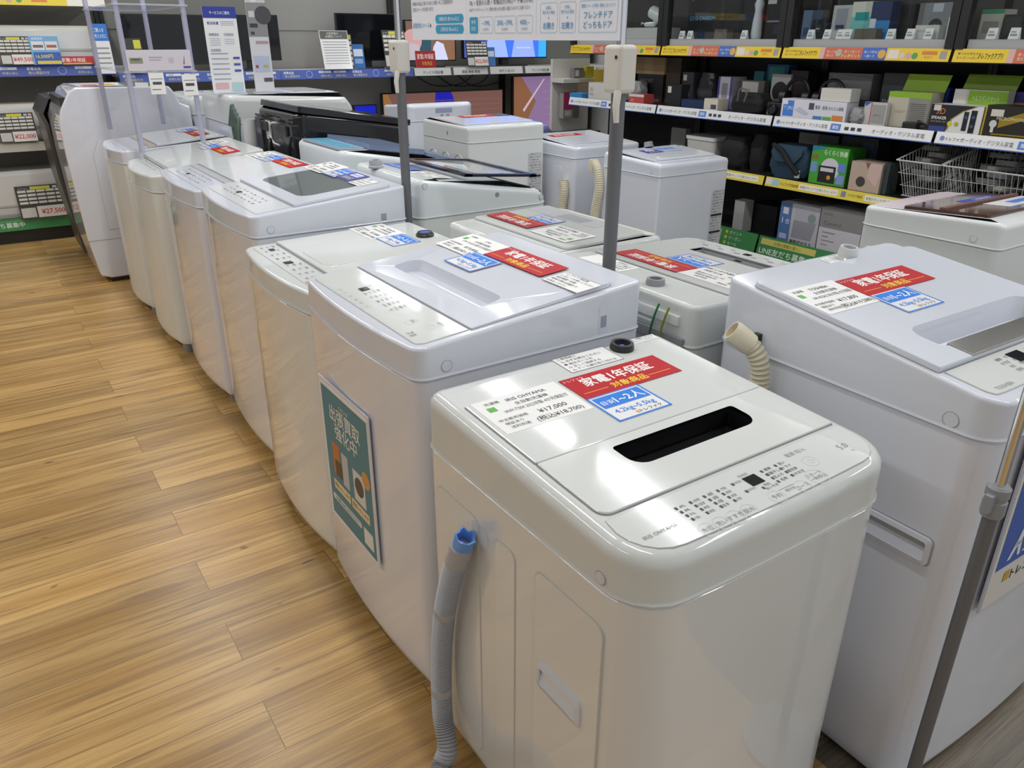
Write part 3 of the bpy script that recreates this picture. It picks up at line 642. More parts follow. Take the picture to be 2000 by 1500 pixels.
F3 = washer('yellowing white washing machine with a long grey lid slot, sticker pair and aged panel', 'E', 1.765, 2.0, .55, .50, .80, [(0, .88), (.1, .895), (.5, .888)], GREEN_WHITE, WARMTOP, rf=.05, rb=.03, bulge=.012, er=.014, group=GOLD)
plate(F3, 'lid', rrect(-.255, .255, .09, .40, .01), .008, FILMW, seam=.002)
b = MB(MIDGREY, GREYPL); b.M = F3['dk'].frame(.3); b.box(-.12, .245, .108, .185, .006, .0086, 0); b.box(-.04, .09, .118, .175, .0062, .009, 1); b.build('lid_slot', F3['root'], label='grey recess in the lid')
plate(F3, 'control_panel', rrect(-.25, .25, .02, .082, (.03, .03, .003, .003)), .0015, mat('yellowed_plastic', (.74, .70, .60), .4, noise=(9, (.80, .78, .71))), seam=.0008, gapm=GROOVE)
shop_set(F3, (-.0, .275), (.0, .20), (-.215, .25), pt=('Haier', 'JW-C45 2018年製', '¥12,800', '(税込¥14,080)'), h=.0098)
def drum_top(label, yc, Wd, front, D, prof, zs, extra, **kw):
    return washer(label, 'E', front, yc, Wd, D, zs, prof, kw.pop('body', GREEN_WHITE), kw.pop('top', mat('bluish_white_plastic', (.74, .79, .80), .2)), group=GOLD, **kw)
F4 = drum_top('bluish white washing machine with dark lid and blue label, behind the far sign pole', 2.80, .56, 1.89, .60, [(0, .865), (.06, .905), (.23, .952), (.50, .975), (.52, .985), (.60, .985)], .85, None, rf=.06, rb=.03, bulge=.015, er=.02)
plate(F4, 'lid', rrect(-.25, .23, .07, .225, .03), .004, BLACKGLOSS, seam=0)
b = MB(BLACKGLOSS); b.M = F4['dk'].frame(.3)
for x0, x1, y0, y1 in ((-.27, -.245, .07, .40), (.215, .24, .07, .40), (-.27, .24, .07, .10), (-.27, .24, .365, .40)): b.box(x0, x1, y0, y1, .016, .026)
b.build('lid_frame', F4['root'], label='black frame of the lid'); b = MB(mat('lid_pane', (.7, .74, .76), .05, alpha=.3)); b.M = F4['dk'].frame(.3); b.box(-.244, .214, .10, .364, .019, .022); b.build('lid_pane', F4['root'])
on_deck(F4, 'size_sticker', lambda b: (b.box(0, .22, 0, .10, 0, .0006, ink('3c5fc0')), b.text('設置見積り無料', .11, .05, .022, ink('e8ecf6'), .0009, al='c')), .006, (0, .42), 0, .4)
on_deck(F4, 'price_label', price_label('SHARP', 'ES-GV8 2020年製', '¥29,800', '(税込¥32,780)'), .006, (-.22, .42), 0, .4)
knob_tap(F4, .1, .585, m=MIDGREY, h=.03)
b = MB(DARK); b.M = RIGHT(F4, .28, .90); 
b = MB(GREYPL); b.M = LEFT(F4, .26, .905); b.cyl(0, 0, -.001, .0015, .009, .009, 14); b.build('side_hole', F4['root'])
screw_cap(F4, 'l', .05, .875); screw_cap(F4, 'l', .57, .965)
b = MB(ink('a9a06a')); b.tube(spline([(-.15, .61, .92), (-.13, .625, .86), (-.12, .625, .80), (-.1, .61, .6)], 8), .004, 6); b.tube(spline([(-.12, .612, .93), (-.105, .622, .88), (-.11, .62, .8)], 8), .007, 6, DARK); b.build('power_cord', F4['root'])
F5 = drum_top('bluish white washing machine with translucent blue lid cover and turquoise sheet on top', 3.59, .56, 2.02, .69, [(0, .86), (.05, .89), (.28, .955), (.55, .995), (.69, 1.0)], .86, None, rf=.06, rb=.03, bulge=.015, er=.022)
b = MB(mat('blue_grey_cover', (.20, .26, .40), .15)); b.M = F5['dk'].frame(.2)
plate(F5, 'lid', rrect(-.25, .25, .045, .27, .03), .02, mat('blue_grey_cover', (.20, .26, .40), .15), seam=0, lip=.006)
on_deck(F5, 'lid_cover', lambda b: b.box(0, .5, 0, .28, 0, .022, mat('blue_grey_cover', (.20, .26, .40), .15)), .002, (-.25, .27), 0, .4)
on_deck(F5, 'instruction_sheet', lambda b: (b.box(0, .45, 0, .125, 0, .006, mat('blue_grey_pale', (.42, .47, .58), .2)), b.rect(.02, .43, .01, .11, .007, ink('63b7cf')), [b.rect(.04 + .05 * (k % 8), .075 + .05 * (k % 8), .02 + .028 * (k // 8), .04 + .028 * (k // 8), .008, ink('3f97b8')) for k in range(24)]), .002, (-.225, .56), 0, .6)
F6 = washer('big black washing machine seen from behind with hollow grips and a flat black lid', 'E', 1.99, 4.225, .64, .64, .92, [(0, .97), (.04, 1.03), (.60, 1.115), (.64, 1.10)], BLACKGLOSS, BLACKGLOSS, rf=.05, rb=.06, bulge=.015, er=.02, group=GOLD)
plate(F6, 'lid', rrect(-.32, .30, .01, .63, .02), .03, BLACKGLOSS, seam=0, lip=.004)
b = MB(DARK); 
for x in (-.20, .05):
    b.M = Matrix.Translation((x, .64, 1.03)); b.loft([rrect(-.07, .07, -.035, .035, .01, 0)], 0)
b = MB(BLACKGLOSS, DARK); b.box(-.30, .30, .62, .66, .86, 1.06, 0); b.box(-.24, -.12, .655, .672, 1.0, 1.05, 1); b.box(.05, .17, .655, .672, 1.0, 1.05, 1); b.build('back_panel', F6['root'], bevel=.006)
for x in (-.18, .11):
    b = MB(BLACKGLOSS); b.tube([(x - .06, .67, 1.07), (x - .05, .69, 1.08), (x + .05, .69, 1.08), (x + .06, .67, 1.07)], .007, 8); b.build('back_grip', F6['root'])
b = MB(PAPERG, GREYPL); b.box(.02, .10, .662, .665, .96, 1.055, 0)
for k in range(6): b.box(.03, .09, .665, .6655, .97 + .013 * k, .974 + .013 * k, 1)
b.build('rating_label', F6['root'], smooth=0)
b = MB(ink('d8d8d2')); b.tube(spline([(-.13, .675, 1.06), (-.07, .69, 1.05), (-.04, .69, 1.0), (-.08, .69, .96), (-.14, .68, .95)], 8), .005, 8); b.build('power_cord', F6['root'], label='white power cord looped behind')
F7 = washer('tall white drum washing machine behind the black one, service sign on top', 'E', 2.05, 5.08, .62, .79, 1.0, [(0, 1.05), (.10, 1.15), (.45, 1.155), (.79, 1.155)], COOL, WARMTOP, rf=.06, rb=.05, bulge=.02, er=.03, group=GOLD)
on_deck(F7, 'price_label', lambda b: (b.box(0, .2, 0, .07, 0, .0006, ink('b9c4e0')), b.text('保証付', .03, .02, .03, ink('8a4040'), .0009)), .001, (-.25, .40), 0, .5)
plate(F7, 'lid', rrect(-.26, .26, .12, .36, .02), .006, COOLTOP, seam=0)
F8 = washer('white drum washing machine at the end of the far row, before the television shelf', 'E', 1.92, 5.80, .62, .69, 1.0, [(0, 1.05), (.10, 1.10), (.45, 1.115), (.72, 1.115)], COOL, WARMTOP, rf=.06, rb=.05, bulge=.02, er=.03, group=GOLD)
plate(F8, 'lid', rrect(-.26, .26, .12, .40, .02), .006, COOLTOP, seam=0)

# ---- tall drum machines at the far end of the wood aisle
def drum(label, y0, y1, prof, m, side, name='drum_washing_machine'):
    t = thing(name, label, 'washing machine', (prof[0][0], (y0 + y1) / 2, 0), 0, 'drum washing machines by the wood aisle'); ox, oy = prof[0][0], (y0 + y1) / 2
    h = (y1 - y0) / 2
    b = MB(m); b.prism([(x - ox, z) for x, z in prof], -h, h); b.build('cabinet', t, bevel=.012, bseg=3)
    return t, ox, oy, h
pf = [(.56, .03), (.50, .05), (.468, .30), (.452, .80), (.455, 1.0), (.475, 1.06), (.54, 1.165), (.58, 1.185), (1.10, 1.18), (1.13, 1.14), (1.15, 1.08), (1.21, 1.055), (1.21, .03)]
t, ox, oy, h = drum('tall white drum washing machine with rounded slanted front behind the clear rack', 5.47, 6.08, pf, COOL, None)
b = MB(COOL, GROOVE)
for k, (m, e, q) in enumerate(((1, 0, .002), (0, .004, .004))):
    l = [(.60, .34), (.60, .80), (.64, .88), (1.14, .88), (1.14, .34)]
    b.loft([[(x - ox, -h - .001, z) for x, z in l], [(x - ox + (e if x < .9 else -e), -h - q, z + (e if z < .5 else -e)) for x, z in l]], m, False, True)
b.build('side_panel', t)
b = MB(GROOVE); b.box(.462 - ox, 1.2 - ox, -h - .001, -h + .01, .278, .282); b.build('plinth_seam', t)
b = MB(DARK); b.box(.56 - ox, 1.18 - ox, -h + .03, h - .03, 0, .04); b.build('base', t)
for x in (.6, 1.12):
    for y in (-h + .06, h - .06):
        b = MB(GREYPL); b.cyl(x - ox, y, 0, .05, .025); b.build('leg', t)
b = MB(DARK, ink('a8623a'), GREYPL); b.box(.485 - ox, .53 - ox, -h + .03, h - .03, 1.075, 1.13); b.build('control_panel', t)
b = MB(PAPERG, ink('c0504a'), ink('d8a640')); b.M = Matrix.Translation((.60 - ox, -.26, 1.1865)); b.box(0, .26, 0, .42, 0, .001, 0); b.box(.03, .12, .02, .2, .001, .0014, 1); b.box(.14, .22, .05, .3, .001, .0014, 2); b.build('price_label', t, smooth=0)
DKW = mat('dark_grey_panel', (.075, .072, .07), .35)
pf = [(.52, .06), (.50, .06), (.445, .60), (.438, .93), (.418, 1.0), (.475, 1.10), (.56, 1.11), (1.1, 1.11), (1.12, .06)]
t, ox, oy, h = drum('dark grey drum washing machine peeping out beyond the white drum machine', 6.12, 6.62, pf, mat('dark_side', (.03, .03, .032), .4), None)
b = MB(DKW); b.prism([(x - ox - .012, z) for x, z in [(.50, .06), (.445, .60), (.438, .93), (.418, 1.0), (.475, 1.10), (.52, 1.09), (.47, 1.0), (.47, .60), (.53, .06)]], -h, h); b.build('front_panel', t, bevel=.004)
b = MB(PAPERG, ink('5a6fb8')); b.M = Matrix.Translation((.50 - ox, -h + .03, 1.1135)); b.box(0, .14, 0, .2, 0, .001, 0); b.box(.02, .1, .03, .12, .001, .0014, 1); b.build('price_label', t, smooth=0)
b = MB(DARK); b.box(.52 - ox, 1.1 - ox, -h + .02, h - .02, 0, .07); b.build('base', t)
# ---------------- machines before the dark shelves ----------------
def body_label(wm, x, z, w=.10, h=.30):
    def f(b):
        b.rect(0, w, 0, h, 0, mat('label_silver', (.66, .66, .68), .4)); n = 18
        for k in range(n):
            if k in (8, 14): b.rect(.004, w - .004, h * (1 - (k + 1) / n), h * (1 - (k + .2) / n), .0004, ink('2f2f34'))
            else: b.text(('△ 警告 必ずアース', '回転がとまるまで', '手を触れない', '火気を近づけない', '品番 電源 100V')[k % 5], .006, h * (1 - (k + .8) / n), h * .7 / n, PRINT, .0004, maxw=w * .9)
    return sheet_on(wm, 'rating_label', f, FRONT(x, z, -.0008), 'printed rating label')
BG = 'washing machines before the dark shelves'
G1 = washer('square white washing machine with a cream hose up its side, near the dark shelves', 'S', 3.08, 3.31, .54, .48, .77, [(0, .835), (.42, .865), (.48, .85)], COOL, COOLTOP, rf=.012, rb=.02, bulge=.004, er=.02, group=BG)
plate(G1, 'lid', rrect(-.24, .24, .085, .36, .01), .008, COOLTOP, seam=.002); plate(G1, 'lid_grip', rrect(-.17, .17, .10, .155, .015), .011, FILM, seam=.002)
on_deck(G1, 'size_sticker', blue_sticker(), .0088, (.0, .24), 0, .2); on_deck(G1, 'model_year_sticker', navy, .0088, (-.14, .24), 0, .2)
body_label(G1, .155, .36); knob_tap(G1, .02, .42, m=GREYPL, h=.03); screw_cap(G1, 'l', .07, .79)
v = [P(*q, X=3.018) for q in ((1160, 315), (1168, 335), (1170, 370), (1163, 410))]
b = corrugated([(p.x - 3.31, p.y - 3.08, p.z) for p in v] + [(v[-1].x - 3.31 + .0, v[-1].y - 3.08 + .02, .3)], .027, .012, .0014, CREAM, 16); b.build('drain_hose', G1['root'], label='cream drain hose')
b = MB(CREAM); p = v[0]; b.M = Matrix.Translation((p.x - 3.31, p.y - 3.08, p.z)); b.lathe(0, 0, [(.028, -.06), (.030, -.05), (.030, -.01), (.026, .0), (.024, .012), (.02, .012), (.018, -.03)], 18, cap=False); b.build('hose_end', G1['root'])
b = MB(DARK); b.M = LEFT(G1, .345, .70); b.box(-.008, .008, 0, .035, 0, .03); b.build('hose_clip', G1['root'])
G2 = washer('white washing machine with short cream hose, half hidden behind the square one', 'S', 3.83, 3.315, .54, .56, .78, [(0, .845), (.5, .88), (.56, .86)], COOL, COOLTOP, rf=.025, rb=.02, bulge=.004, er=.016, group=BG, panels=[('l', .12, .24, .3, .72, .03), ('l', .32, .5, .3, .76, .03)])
on_deck(G2, 'warranty_sticker', red_sticker(), .001, (-.17, .34), 0, .2); plate(G2, 'lid', rrect(-.22, .22, .1, .33, .02), .006, COOLTOP)
v = [P(*q, X=3.02) for q in ((1100, 352), (1102, 375), (1098, 405))]
b = corrugated([(p.x - 3.315, p.y - 3.83, p.z) for p in v] + [(v[-1].x - 3.315, v[-1].y - 3.83 + .02, .3)], .027, .012, .0014, CREAM, 16); b.build('drain_hose', G2['root'], label='cream drain hose')
G3 = washer('white washing machine with rating label down its front, behind the blue covered one', 'S', 4.08, 2.72, .56, .58, .885, [(0, .975), (.5, .995), (.58, .98)], WARM, WARMTOP, rf=.02, rb=.02, bulge=.006, er=.018, group=BG)
plate(G3, 'lid', rrect(-.25, .25, .09, .44, .01), .008, COOLTOP, seam=.002); on_deck(G3, 'warranty_sticker', red_sticker(), .0095, (-.11, .34), 0, .3); on_deck(G3, 'price_label', lambda b: b.box(0, .1, 0, .1, 0, .0006, ink('3c3c46')), .0092, (.14, .33), 0, .3)
b = MB(GREYPL); b.M = LEFT(G3, .25, .915); b.box(-.006, .006, 0, .02, 0, .002); b.build('side_slot', G3['root'])
body_label(G3, .155, .50, .10, .30)
for k in range(3):
    b = MB(WARM, GROOVE); b.M = LEFT(G3, .12 + .16 * k, .76); l = [(.05 * math.cos(R(180 - 10 * i)), .05 * math.sin(R(180 - 10 * i))) for i in range(19)]
    b.loft([[(x * q, y * q, .0 if q != 1 else .004) for x, y in l] for q in (1.08, 1, .92)], 0, closed=False); b.build('side_rib', G3['root'])
G4 = washer('compact white machine seen from behind with grey vent squares, before the big low television', 'N', 5.76, 2.95, .54, .46, .9, [(0, .99), (.40, 1.02), (.46, 1.01)], COOL, COOLTOP, rf=.03, rb=.05, bulge=.01, er=.02, group=BG)
b = MB(ink('9aa6c4'), GREYPL); b.M = Matrix.Translation((0, .463, 0)) @ Matrix(((-1, 0, 0, 0), (0, 0, 1, 0), (0, 1, 0, 0), (0, 0, 0, 1))); b.rect(-.06, .08, .955, .985, 0, 0)
b.build('back_recess', G4['root'])
b = MB(GREYPL); b.M = Matrix.Translation((0, .462, 0)) @ Matrix(((-1, 0, 0, 0), (0, 0, 1, 0), (0, 1, 0, 0), (0, 0, 0, 1)))
for i in range(2):
    for j in range(3): b.rect(-.02 + .05 * i, .005 + .05 * i, .90 + .016 * j, .909 + .016 * j, 0)
b.build('vent_grille', G4['root'], smooth=0)
G5 = washer('light grey washing machine with brown glass lid and round dents down its side', 'N', 1.80, 3.20, .59, .55, .775, [(0, .845), (.49, .875), (.55, .86)], mat('light_grey_paint', (.66, .685, .67), .3), mat('light_grey_plastic2', (.70, .72, .71), .25), rf=.04, rb=.03, bulge=.008, er=.014, group=BG)
plate(G5, 'control_panel', rrect(-.25, .25, .02, .15, .01), .002, mat('pink_film', (.70, .56, .60), .2, noise=(14, (.74, .66, .68))), seam=.001)
buttons(G5, [('t', ('標準', '3分', '毛布', '念入', '予約')[k % 5], -.2 + .045 * k, .115, .012, ink('b0404a')) for k in range(9)], 'panel_lettering', h=.003)
plate(G5, 'lid', rrect(-.27, .27, .16, .48, .01), .012, mat('brown_glass', (.075, .03, .022), .08), seam=.002)
b = MB(mat('brown_rail', (.16, .07, .05), .25)); b.M = G5['dk'].frame(.3); b.box(-.27, .27, .30, .325, .012, .02); b.build('lid_rail', G5['root'])
on_deck(G5, 'price_label', lambda b: (b.box(0, .24, 0, .055, 0, .0006, ink('3c55b4')), b.text('保証書付', .04, .015, .026, ink('e4e8f4'), .0009)), .0125, (-.2, .24), 0, .3)
on_deck(G5, 'instruction_sheet', lambda b: (b.box(0, .30, 0, .10, 0, .0006, PAPERG), b.rect(.02, .2, .03, .07, .0009, ink('5a86d0'))), .0125, (-.26, .34), 0, .3)
b = MB(mat('light_grey_paint', (.66, .685, .67), .3))
for k in range(4):
    # as seen: pressed arches along the side that faces the row
    b.M = RIGHT(G5, .075 + .125 * k, .655); l = [(.035 * math.cos(R(180 - 10 * i)), .035 * math.sin(R(180 - 10 * i))) for i in range(19)]; l = [(-.035, -.08)] + l + [(.035, -.08)]
    b.loft([[(x * q, y * (q if y > 0 else 1), .0 if q != 1 else .005) for x, y in l] for q in (1.16, 1, .84)], 0, closed=False)
b.build('pressed_rib', G5['root'])
screw_cap(G5, 'r', .455, .80, .014)
G6 = washer('white cabinet machine just showing beyond the light grey one at the frame edge', 'N', 1.55, 3.86, .56, .52, .70, [(0, .77), (.46, .80), (.52, .79)], COOL, COOLTOP, group=BG)

# ---------------- dark gondola shelves with glass case ----------------
SX, SD = 4.15, .46
DWALL = mat('black_shelf_metal', (.016, .016, .017), .4); DBACK = mat('black_back_panel', (.010, .010, .011), .6); CASEW = mat('dark_case_wood', (.030, .028, .027), .5, noise=(8, (.05, .047, .045))); GREYSH = mat('grey_shelf', (.42, .42, .43), .5)
DECKS = {'base': .245, 'low': .655, 'mid': 1.015, 'case': 1.455}
def strip(t, name, w, h, z, tilt, fn, y=0, depth=.006):
    b = MB(PAPERG); b.M = Matrix.Translation((-w / 2, y, z)) @ Matrix.Rotation(R(90 - tilt), 4, 'X'); fn(b, w, h); return b.build(name, t, smooth=0)
def s_yellow(b, w, h):
    Y = ink('ecca2e'); K = ink('5a4a18'); z = .0006
    b.box(0, w, 0, h, -.004, 0, Y)
    b.text('買うのも売るのも', w * .02, h * .55, h * .2, K, z); b.text('おトクいっぱい！', w * .02, h * .25, h * .2, K, z); b.text('トレファクアプリ', w * .125, h * .28, h * .44, K, z, w=w * .11, bold=.02)
    b.rect(w * .255, w * .285, 0, h, z, ink('d8b0a8')); b.rect(w * .285, w * .52, 0, h, z, ink('cf6a4a')); b.text('買って貯まる', w * .30, h * .52, h * .22, ink('f2d9c8'), z + .0003); b.text('使える', w * .30, h * .22, h * .22, ink('f2d9c8'), z + .0003)
    b.cyl(w * .375, h * .55, z, z + .0003, h * .32, m=ink('b9b5a8')); b.text('買って売って', w * .41, h * .55, h * .22, ink('f2d9c8'), z + .0003); b.text('トレポイント', w * .40, h * .18, h * .28, ink('f0e2a0'), z + .0003, bold=.015)
    b.rect(w * .52, w * .66, 0, h, z, ink('3f66bb')); b.text('売って貯まる', w * .53, h * .55, h * .22, ink('dde6f6'), z + .0003); b.text('一番トク', w * .535, h * .22, h * .22, ink('dde6f6'), z + .0003); b.cyl(w * .635, h * .5, z + .0003, z + .0006, h * .36, m=ink('e0a948'))
    b.rect(w * .67, w * .73, h * .15, h * .85, z, ink('e8dccb'))
    for k, c in enumerate(('d9cdbd', 'd2a9a0', '4f9e5c')): b.cyl(w * (.75 + .035 * k), h * .4, z, z + .0003, h * .26, m=ink(c))
    b.rect(w * .855, w * .935, h * .5, h * .78, z, ink('d9803c')); b.text('今すぐ', w * .87, h * .2, h * .22, ink('c4582e'), z); b.rect(w * .95, w * .985, h * .2, h * .8, z, ink('9c9c98'))
def s_white(b, w, h):
    z = .0006; K = ink('4a4a4e'); b.box(0, w, 0, h, -.004, 0, PAPERG); b.rect(0, w, 0, h * .08, z, ink('3b5fae'))
    b.cyl(w * .035, h * .5, z, z + .0002, h * .2, m=ink('7a8fc4')); b.text('トレファク', w * .055, h * .37, h * .26, K, z, bold=.015); b.text('オーディオ・デジタル家電', w * .13, h * .33, h * .36, K, z, w=w * .25)
    b.rect(w * .40, w * .465, h * .22, h * .82, z, ink('5a86d6')); b.text('買取', w * .432, h * .38, h * .3, ink('f2f6ff'), z + .0003, al='c', bold=.012)
    for k in range(3): b.rect(w * (.49 + .04 * k), w * (.517 + .04 * k), h * .34, h * .64, z, ink('39424c'))
    b.text('オーディオ・デジタル家電', w * .66, h * .33, h * .36, K, z, w=w * .30)
def s_low(b, w, h):
    z = .0006; K = ink('5a4d1c'); b.box(0, w, 0, h, -.004, 0, ink('e6cf4a'))
    b.rect(w * .005, w * .05, h * .2, h * .85, z, ink('dcd9cc')); b.rect(w * .055, w * .10, h * .2, h * .85, z, ink('9cc8dc')); b.text('トレファクONLINE', w * .115, h * .35, h * .34, K, z, bold=.015, maxw=w * .13)
    for x in (.25, .69):
        b.rect(w * x, w * (x + .27), h * .22, h * .80, z, ink('f0edda')); b.text('家電がネットでも買えちゃいます！', w * (x + .135), h * .38, h * .26, K, z + .0003, al='c', maxw=w * .25)
    b.rect(w * .54, w * .57, h * .25, h * .8, z, ink('7d86a0')); b.text('スマホで簡単', w * .585, h * .4, h * .26, K, z, maxw=w * .09)
def s_green(b, w, h):
    z = .0006; b.box(0, w, 0, h, -.004, 0, ink('3f8a4c')); b.rect(w * .02, w * .43, h * .60, h * .90, z, ink('d4c96a')); b.text('お得な情報が届く♪', w * .22, h * .67, h * .16, ink('4f5a22'), z + .0003, al='c')
    b.text('LINE友だち募集中', w * .22, h * .16, h * .32, ink('e6efe2'), z, w=w * .40, al='c', bold=.015); b.rect(w * .48, w * .62, h * .36, h * .68, z, ink('d8cf70')); b.text('@LINEトク', w * .55, h * .44, h * .16, ink('4f5a22'), z + .0003, al='c')
    b.rect(w * .645, w * .70, h * .15, h * .85, z, ink('a9b3a6'))
    for k in range(3): b.cyl(w * .745, h * (.78 - .28 * k), z, z + .0003, h * .09, m=ink('d4b83e')); b.text(('ポイント', 'クーポン', 'セール')[k], w * .77, h * (.70 - .28 * k), h * .18, ink('dfe8da'), z)
BAYS = [(4.30, 5.33), (3.27, 4.30), (2.24, 3.27), (1.21, 2.24)]
BLAB = ['black gondola shelf bay at its far end, hair dryer in its glass case', 'black gondola shelf bay with a keyboard box lettered in blue in its glass case', 'black gondola shelf bay with white and teal boxes in its glass case', 'black gondola shelf bay holding the wire baskets, nearest along the shelf']
for (y0, y1), lb in zip(BAYS, BLAB):
    t = thing('gondola_shelf', lb, 'shelf', (SX, (y0 + y1) / 2, 0), -PI / 2, 'black gondola shelf bays'); w = (y1 - y0) - .004; hw = w / 2
    b = MB(DBACK); b.box(-hw, hw, SD + .02, SD + .05, 0, 2.25); b.build('back_panel', t)
    b = MB(DWALL); b.box(-hw, hw, .02, SD + .02, .02, .19); b.box(-hw, hw, .032, SD + .02, .19, DECKS['base']); b.build('base', t, bevel=.003)
    for k in ('low', 'mid'):
        b = MB(DWALL); b.box(-hw + .004, hw - .004, .018, SD + .02, DECKS[k] - .028, DECKS[k]); b.build('shelf', t, bevel=.002)
    for nm, z, h, fn in (('sign_strip', .150, .13, s_green), ('label_strip', .600, .058, s_low), ('label_strip', .960, .062, s_white), ('label_strip', 1.352, .062, s_yellow)):
        strip(t, nm, w - .014, h, z, 12, fn, -.004)
    b = MB(DWALL); b.box(-hw, hw, .018, SD + .02, 1.345, 1.41); b.build('case_base', t)
    b = MB(GREYSH); b.box(-hw + .05, hw - .05, .03, SD + .01, 1.411, DECKS['case']); b.build('case_floor', t, bevel=.003)
    b = MB(CASEW); b.box(-hw + .02, hw - .02, SD - .01, SD + .018, 1.456, 2.2); b.build('case_wall', t)
    for s in (-1, 1):
        b = MB(DWALL); b.box(s * hw - .045 * (s > 0), s * hw + .045 * (s < 0), .0, .05, 1.411, 2.24); b.build('case_post', t, bevel=.002)
        b = MB(DWALL); b.box(s * hw - .022 * (s > 0), s * hw + .022 * (s < 0), SD - .02, SD + .019, .246, 1.34); b.build('upright', t)
    b = MB(DWALL); b.box(-hw, hw, 0, SD + .02, 2.2, 2.25); b.build('case_top', t)
    for s, y in ((-1, .018), (1, .028)):
        b = MB(GLASS); b.box(min(s * (hw - .05), -s * .02), max(s * (hw - .05), -s * .02), y, y + .004, 1.456, 2.2); b.build('glass_door', t)
# clear glass of the case doors: reflects by angle, lets the rest through
gm = GLASS; nt = gm.node_tree; out = nt.nodes['Material Output']; fr = nt.nodes.new('ShaderNodeFresnel'); ge = nt.nodes.new('ShaderNodeNewGeometry'); mr = nt.nodes.new('ShaderNodeMapRange'); mr.inputs['To Min'].default_value = 1.45; mr.inputs['To Max'].default_value = 1 / 1.45; nt.links.new(ge.outputs['Backfacing'], mr.inputs['Value']); nt.links.new(mr.outputs[0], fr.inputs[0])
tr = nt.nodes.new('ShaderNodeBsdfTransparent'); gl = nt.nodes.new('ShaderNodeBsdfGlossy'); gl.inputs['Roughness'].default_value = .02; mx = nt.nodes.new('ShaderNodeMixShader')
tr.inputs[0].default_value = (.93, .95, .95, 1)
nt.links.new(fr.outputs[0], mx.inputs[0]); nt.links.new(tr.outputs[0], mx.inputs[1]); nt.links.new(gl.outputs[0], mx.inputs[2]); nt.links.new(mx.outputs[0], out.inputs['Surface'])
# ---------------- goods on the dark shelves ----------------
def prints(b, w, h, items, z=.0006):
    for i, it in enumerate(items):
        k = it[0]; zz = z + i * .00012
        if k == 'r': b.rect(w * it[1], w * it[2], h * it[3], h * it[4], zz, ink(it[5]))
        elif k == 't': b.text(it[1], w * it[2], h * it[3], h * it[4], ink(it[5]), zz, maxw=w * (it[6] if len(it) > 6 else .9), bold=.015 if len(it) > 7 else 0)
        elif k == 'c': b.cyl(w * it[1], h * it[2], zz - .0001, zz, h * it[3], n=24, m=ink(it[4]))
        elif k == 'p': b.add([(w * u, h * v, zz) for u, v in it[2:]], [tuple(range(len(it) - 2))], ink(it[1]))
SG = 'goods on the dark shelves'
def carton(label, deck, X, px0, px1, pyt, depth, col, items=(), name='carton', cat='box', yaw=0, z=None, lid=None, rough=None, side=None, bev=.0015):
    z0 = DECKS[deck] + .001 if z is None else z
    a, c = P(px0, pyt, X=X), P(px1, pyt, X=X); w = a.y - c.y; h = (a.z + c.z) / 2 - z0
    m = ink(col) if rough is None else mat('box_%s_%s' % (col, rough), hexc(col), rough)
    b = MB(m); b.box(-w / 2, w / 2, 0, depth, 0, h)
    if side: b.add([(w/2+.0004, 0, 0), (w/2+.0004, depth, 0), (w/2+.0004, depth, h), (w/2+.0004, 0, h)], [(0, 1, 2, 3)], ink(side))
    b.M = Matrix.Translation((-w / 2, 0, 0)) @ Matrix.Rotation(PI / 2, 4, 'X'); prints(b, w, h, items); b.M = Matrix()
    if lid:
        m2 = ink(lid[0]); n = lid[1]; b.add([(-w/2, depth, h), (w/2, depth, h), (w/2 + .01, depth + n * .25, h + n), (-w/2 + .01, depth + n * .25, h + n)], [(0, 1, 2, 3)], m2)
        b.add([(-w/2, depth + .003, h), (w/2, depth + .003, h), (w/2 + .01, depth + .003 + n * .25, h + n), (-w/2 + .01, depth + .003 + n * .25, h + n)], [(3, 2, 1, 0)], m2)
    o = b.build(name, smooth=0); o.location = (X, (a.y + c.y) / 2, z0); o.rotation_euler = (0, 0, -PI / 2 + R(yaw))
    return tag(o, label, cat, SG if lid is None else SG)
W_ = 'e4e3e0'
# middle shelf, from the far end
carton('bright blue small carton at the far corner of the middle shelf', 'mid', 4.20, 1113, 1136, 182, .10, '2f8fd0')
carton('long white carton lying at the far end of the middle shelf', 'mid', 4.22, 1150, 1200, 162, .2, 'd9d6cf', [('r', .06, .18, .45, .7, 'bdb9b0'), ('t', 'FAX', .05, .2, .2, '77736b')])
carton('mustard yellow carton standing behind the long white one', 'mid', 4.44, 1160, 1215, 137, .14, 'b39a2c', [('t', '90', .7, .3, .3, '7b4a30')])
carton('crumpled brown carton at the far back of the middle shelf', 'mid', 4.30, 1128, 1150, 165, .12, '6a5748')
carton('kraft cardboard carton topmost behind a black carton', 'mid', 4.42, 1244, 1300, 112, .2, 'a98c62', [('r', .3, .6, .0, 1, 'b59a70')], z=P(1270, 145, X=4.42).z + .001)
carton('black carton carrying the kraft cardboard one', 'mid', 4.42, 1246, 1296, 145, .2, '2a282b', [('t', 'HEADSET', .1, .7, .16, '8d8a8c'), ('r', .1, .9, .0, .1, '8a4450'), ('r', .3, .5, .0, .08, '6fae54')])
carton('dark cardboard carton beside the kraft one on the middle shelf', 'mid', 4.44, 1304, 1332, 113, .16, '4a3c2a')
carton('small red and white carton at the lip of the middle shelf', 'mid', 4.19, 1229, 1258, 184, .10, 'c4524c', [('r', 0, 1, .72, 1, 'e0dad6'), ('t', '001', .15, .2, .3, 'ecd8d0')])
carton('small black carton with a white price patch on the middle shelf', 'mid', 4.26, 1304, 1332, 165, .07, '232326', [('r', .05, .3, .6, .9, 'cfcfcd')])
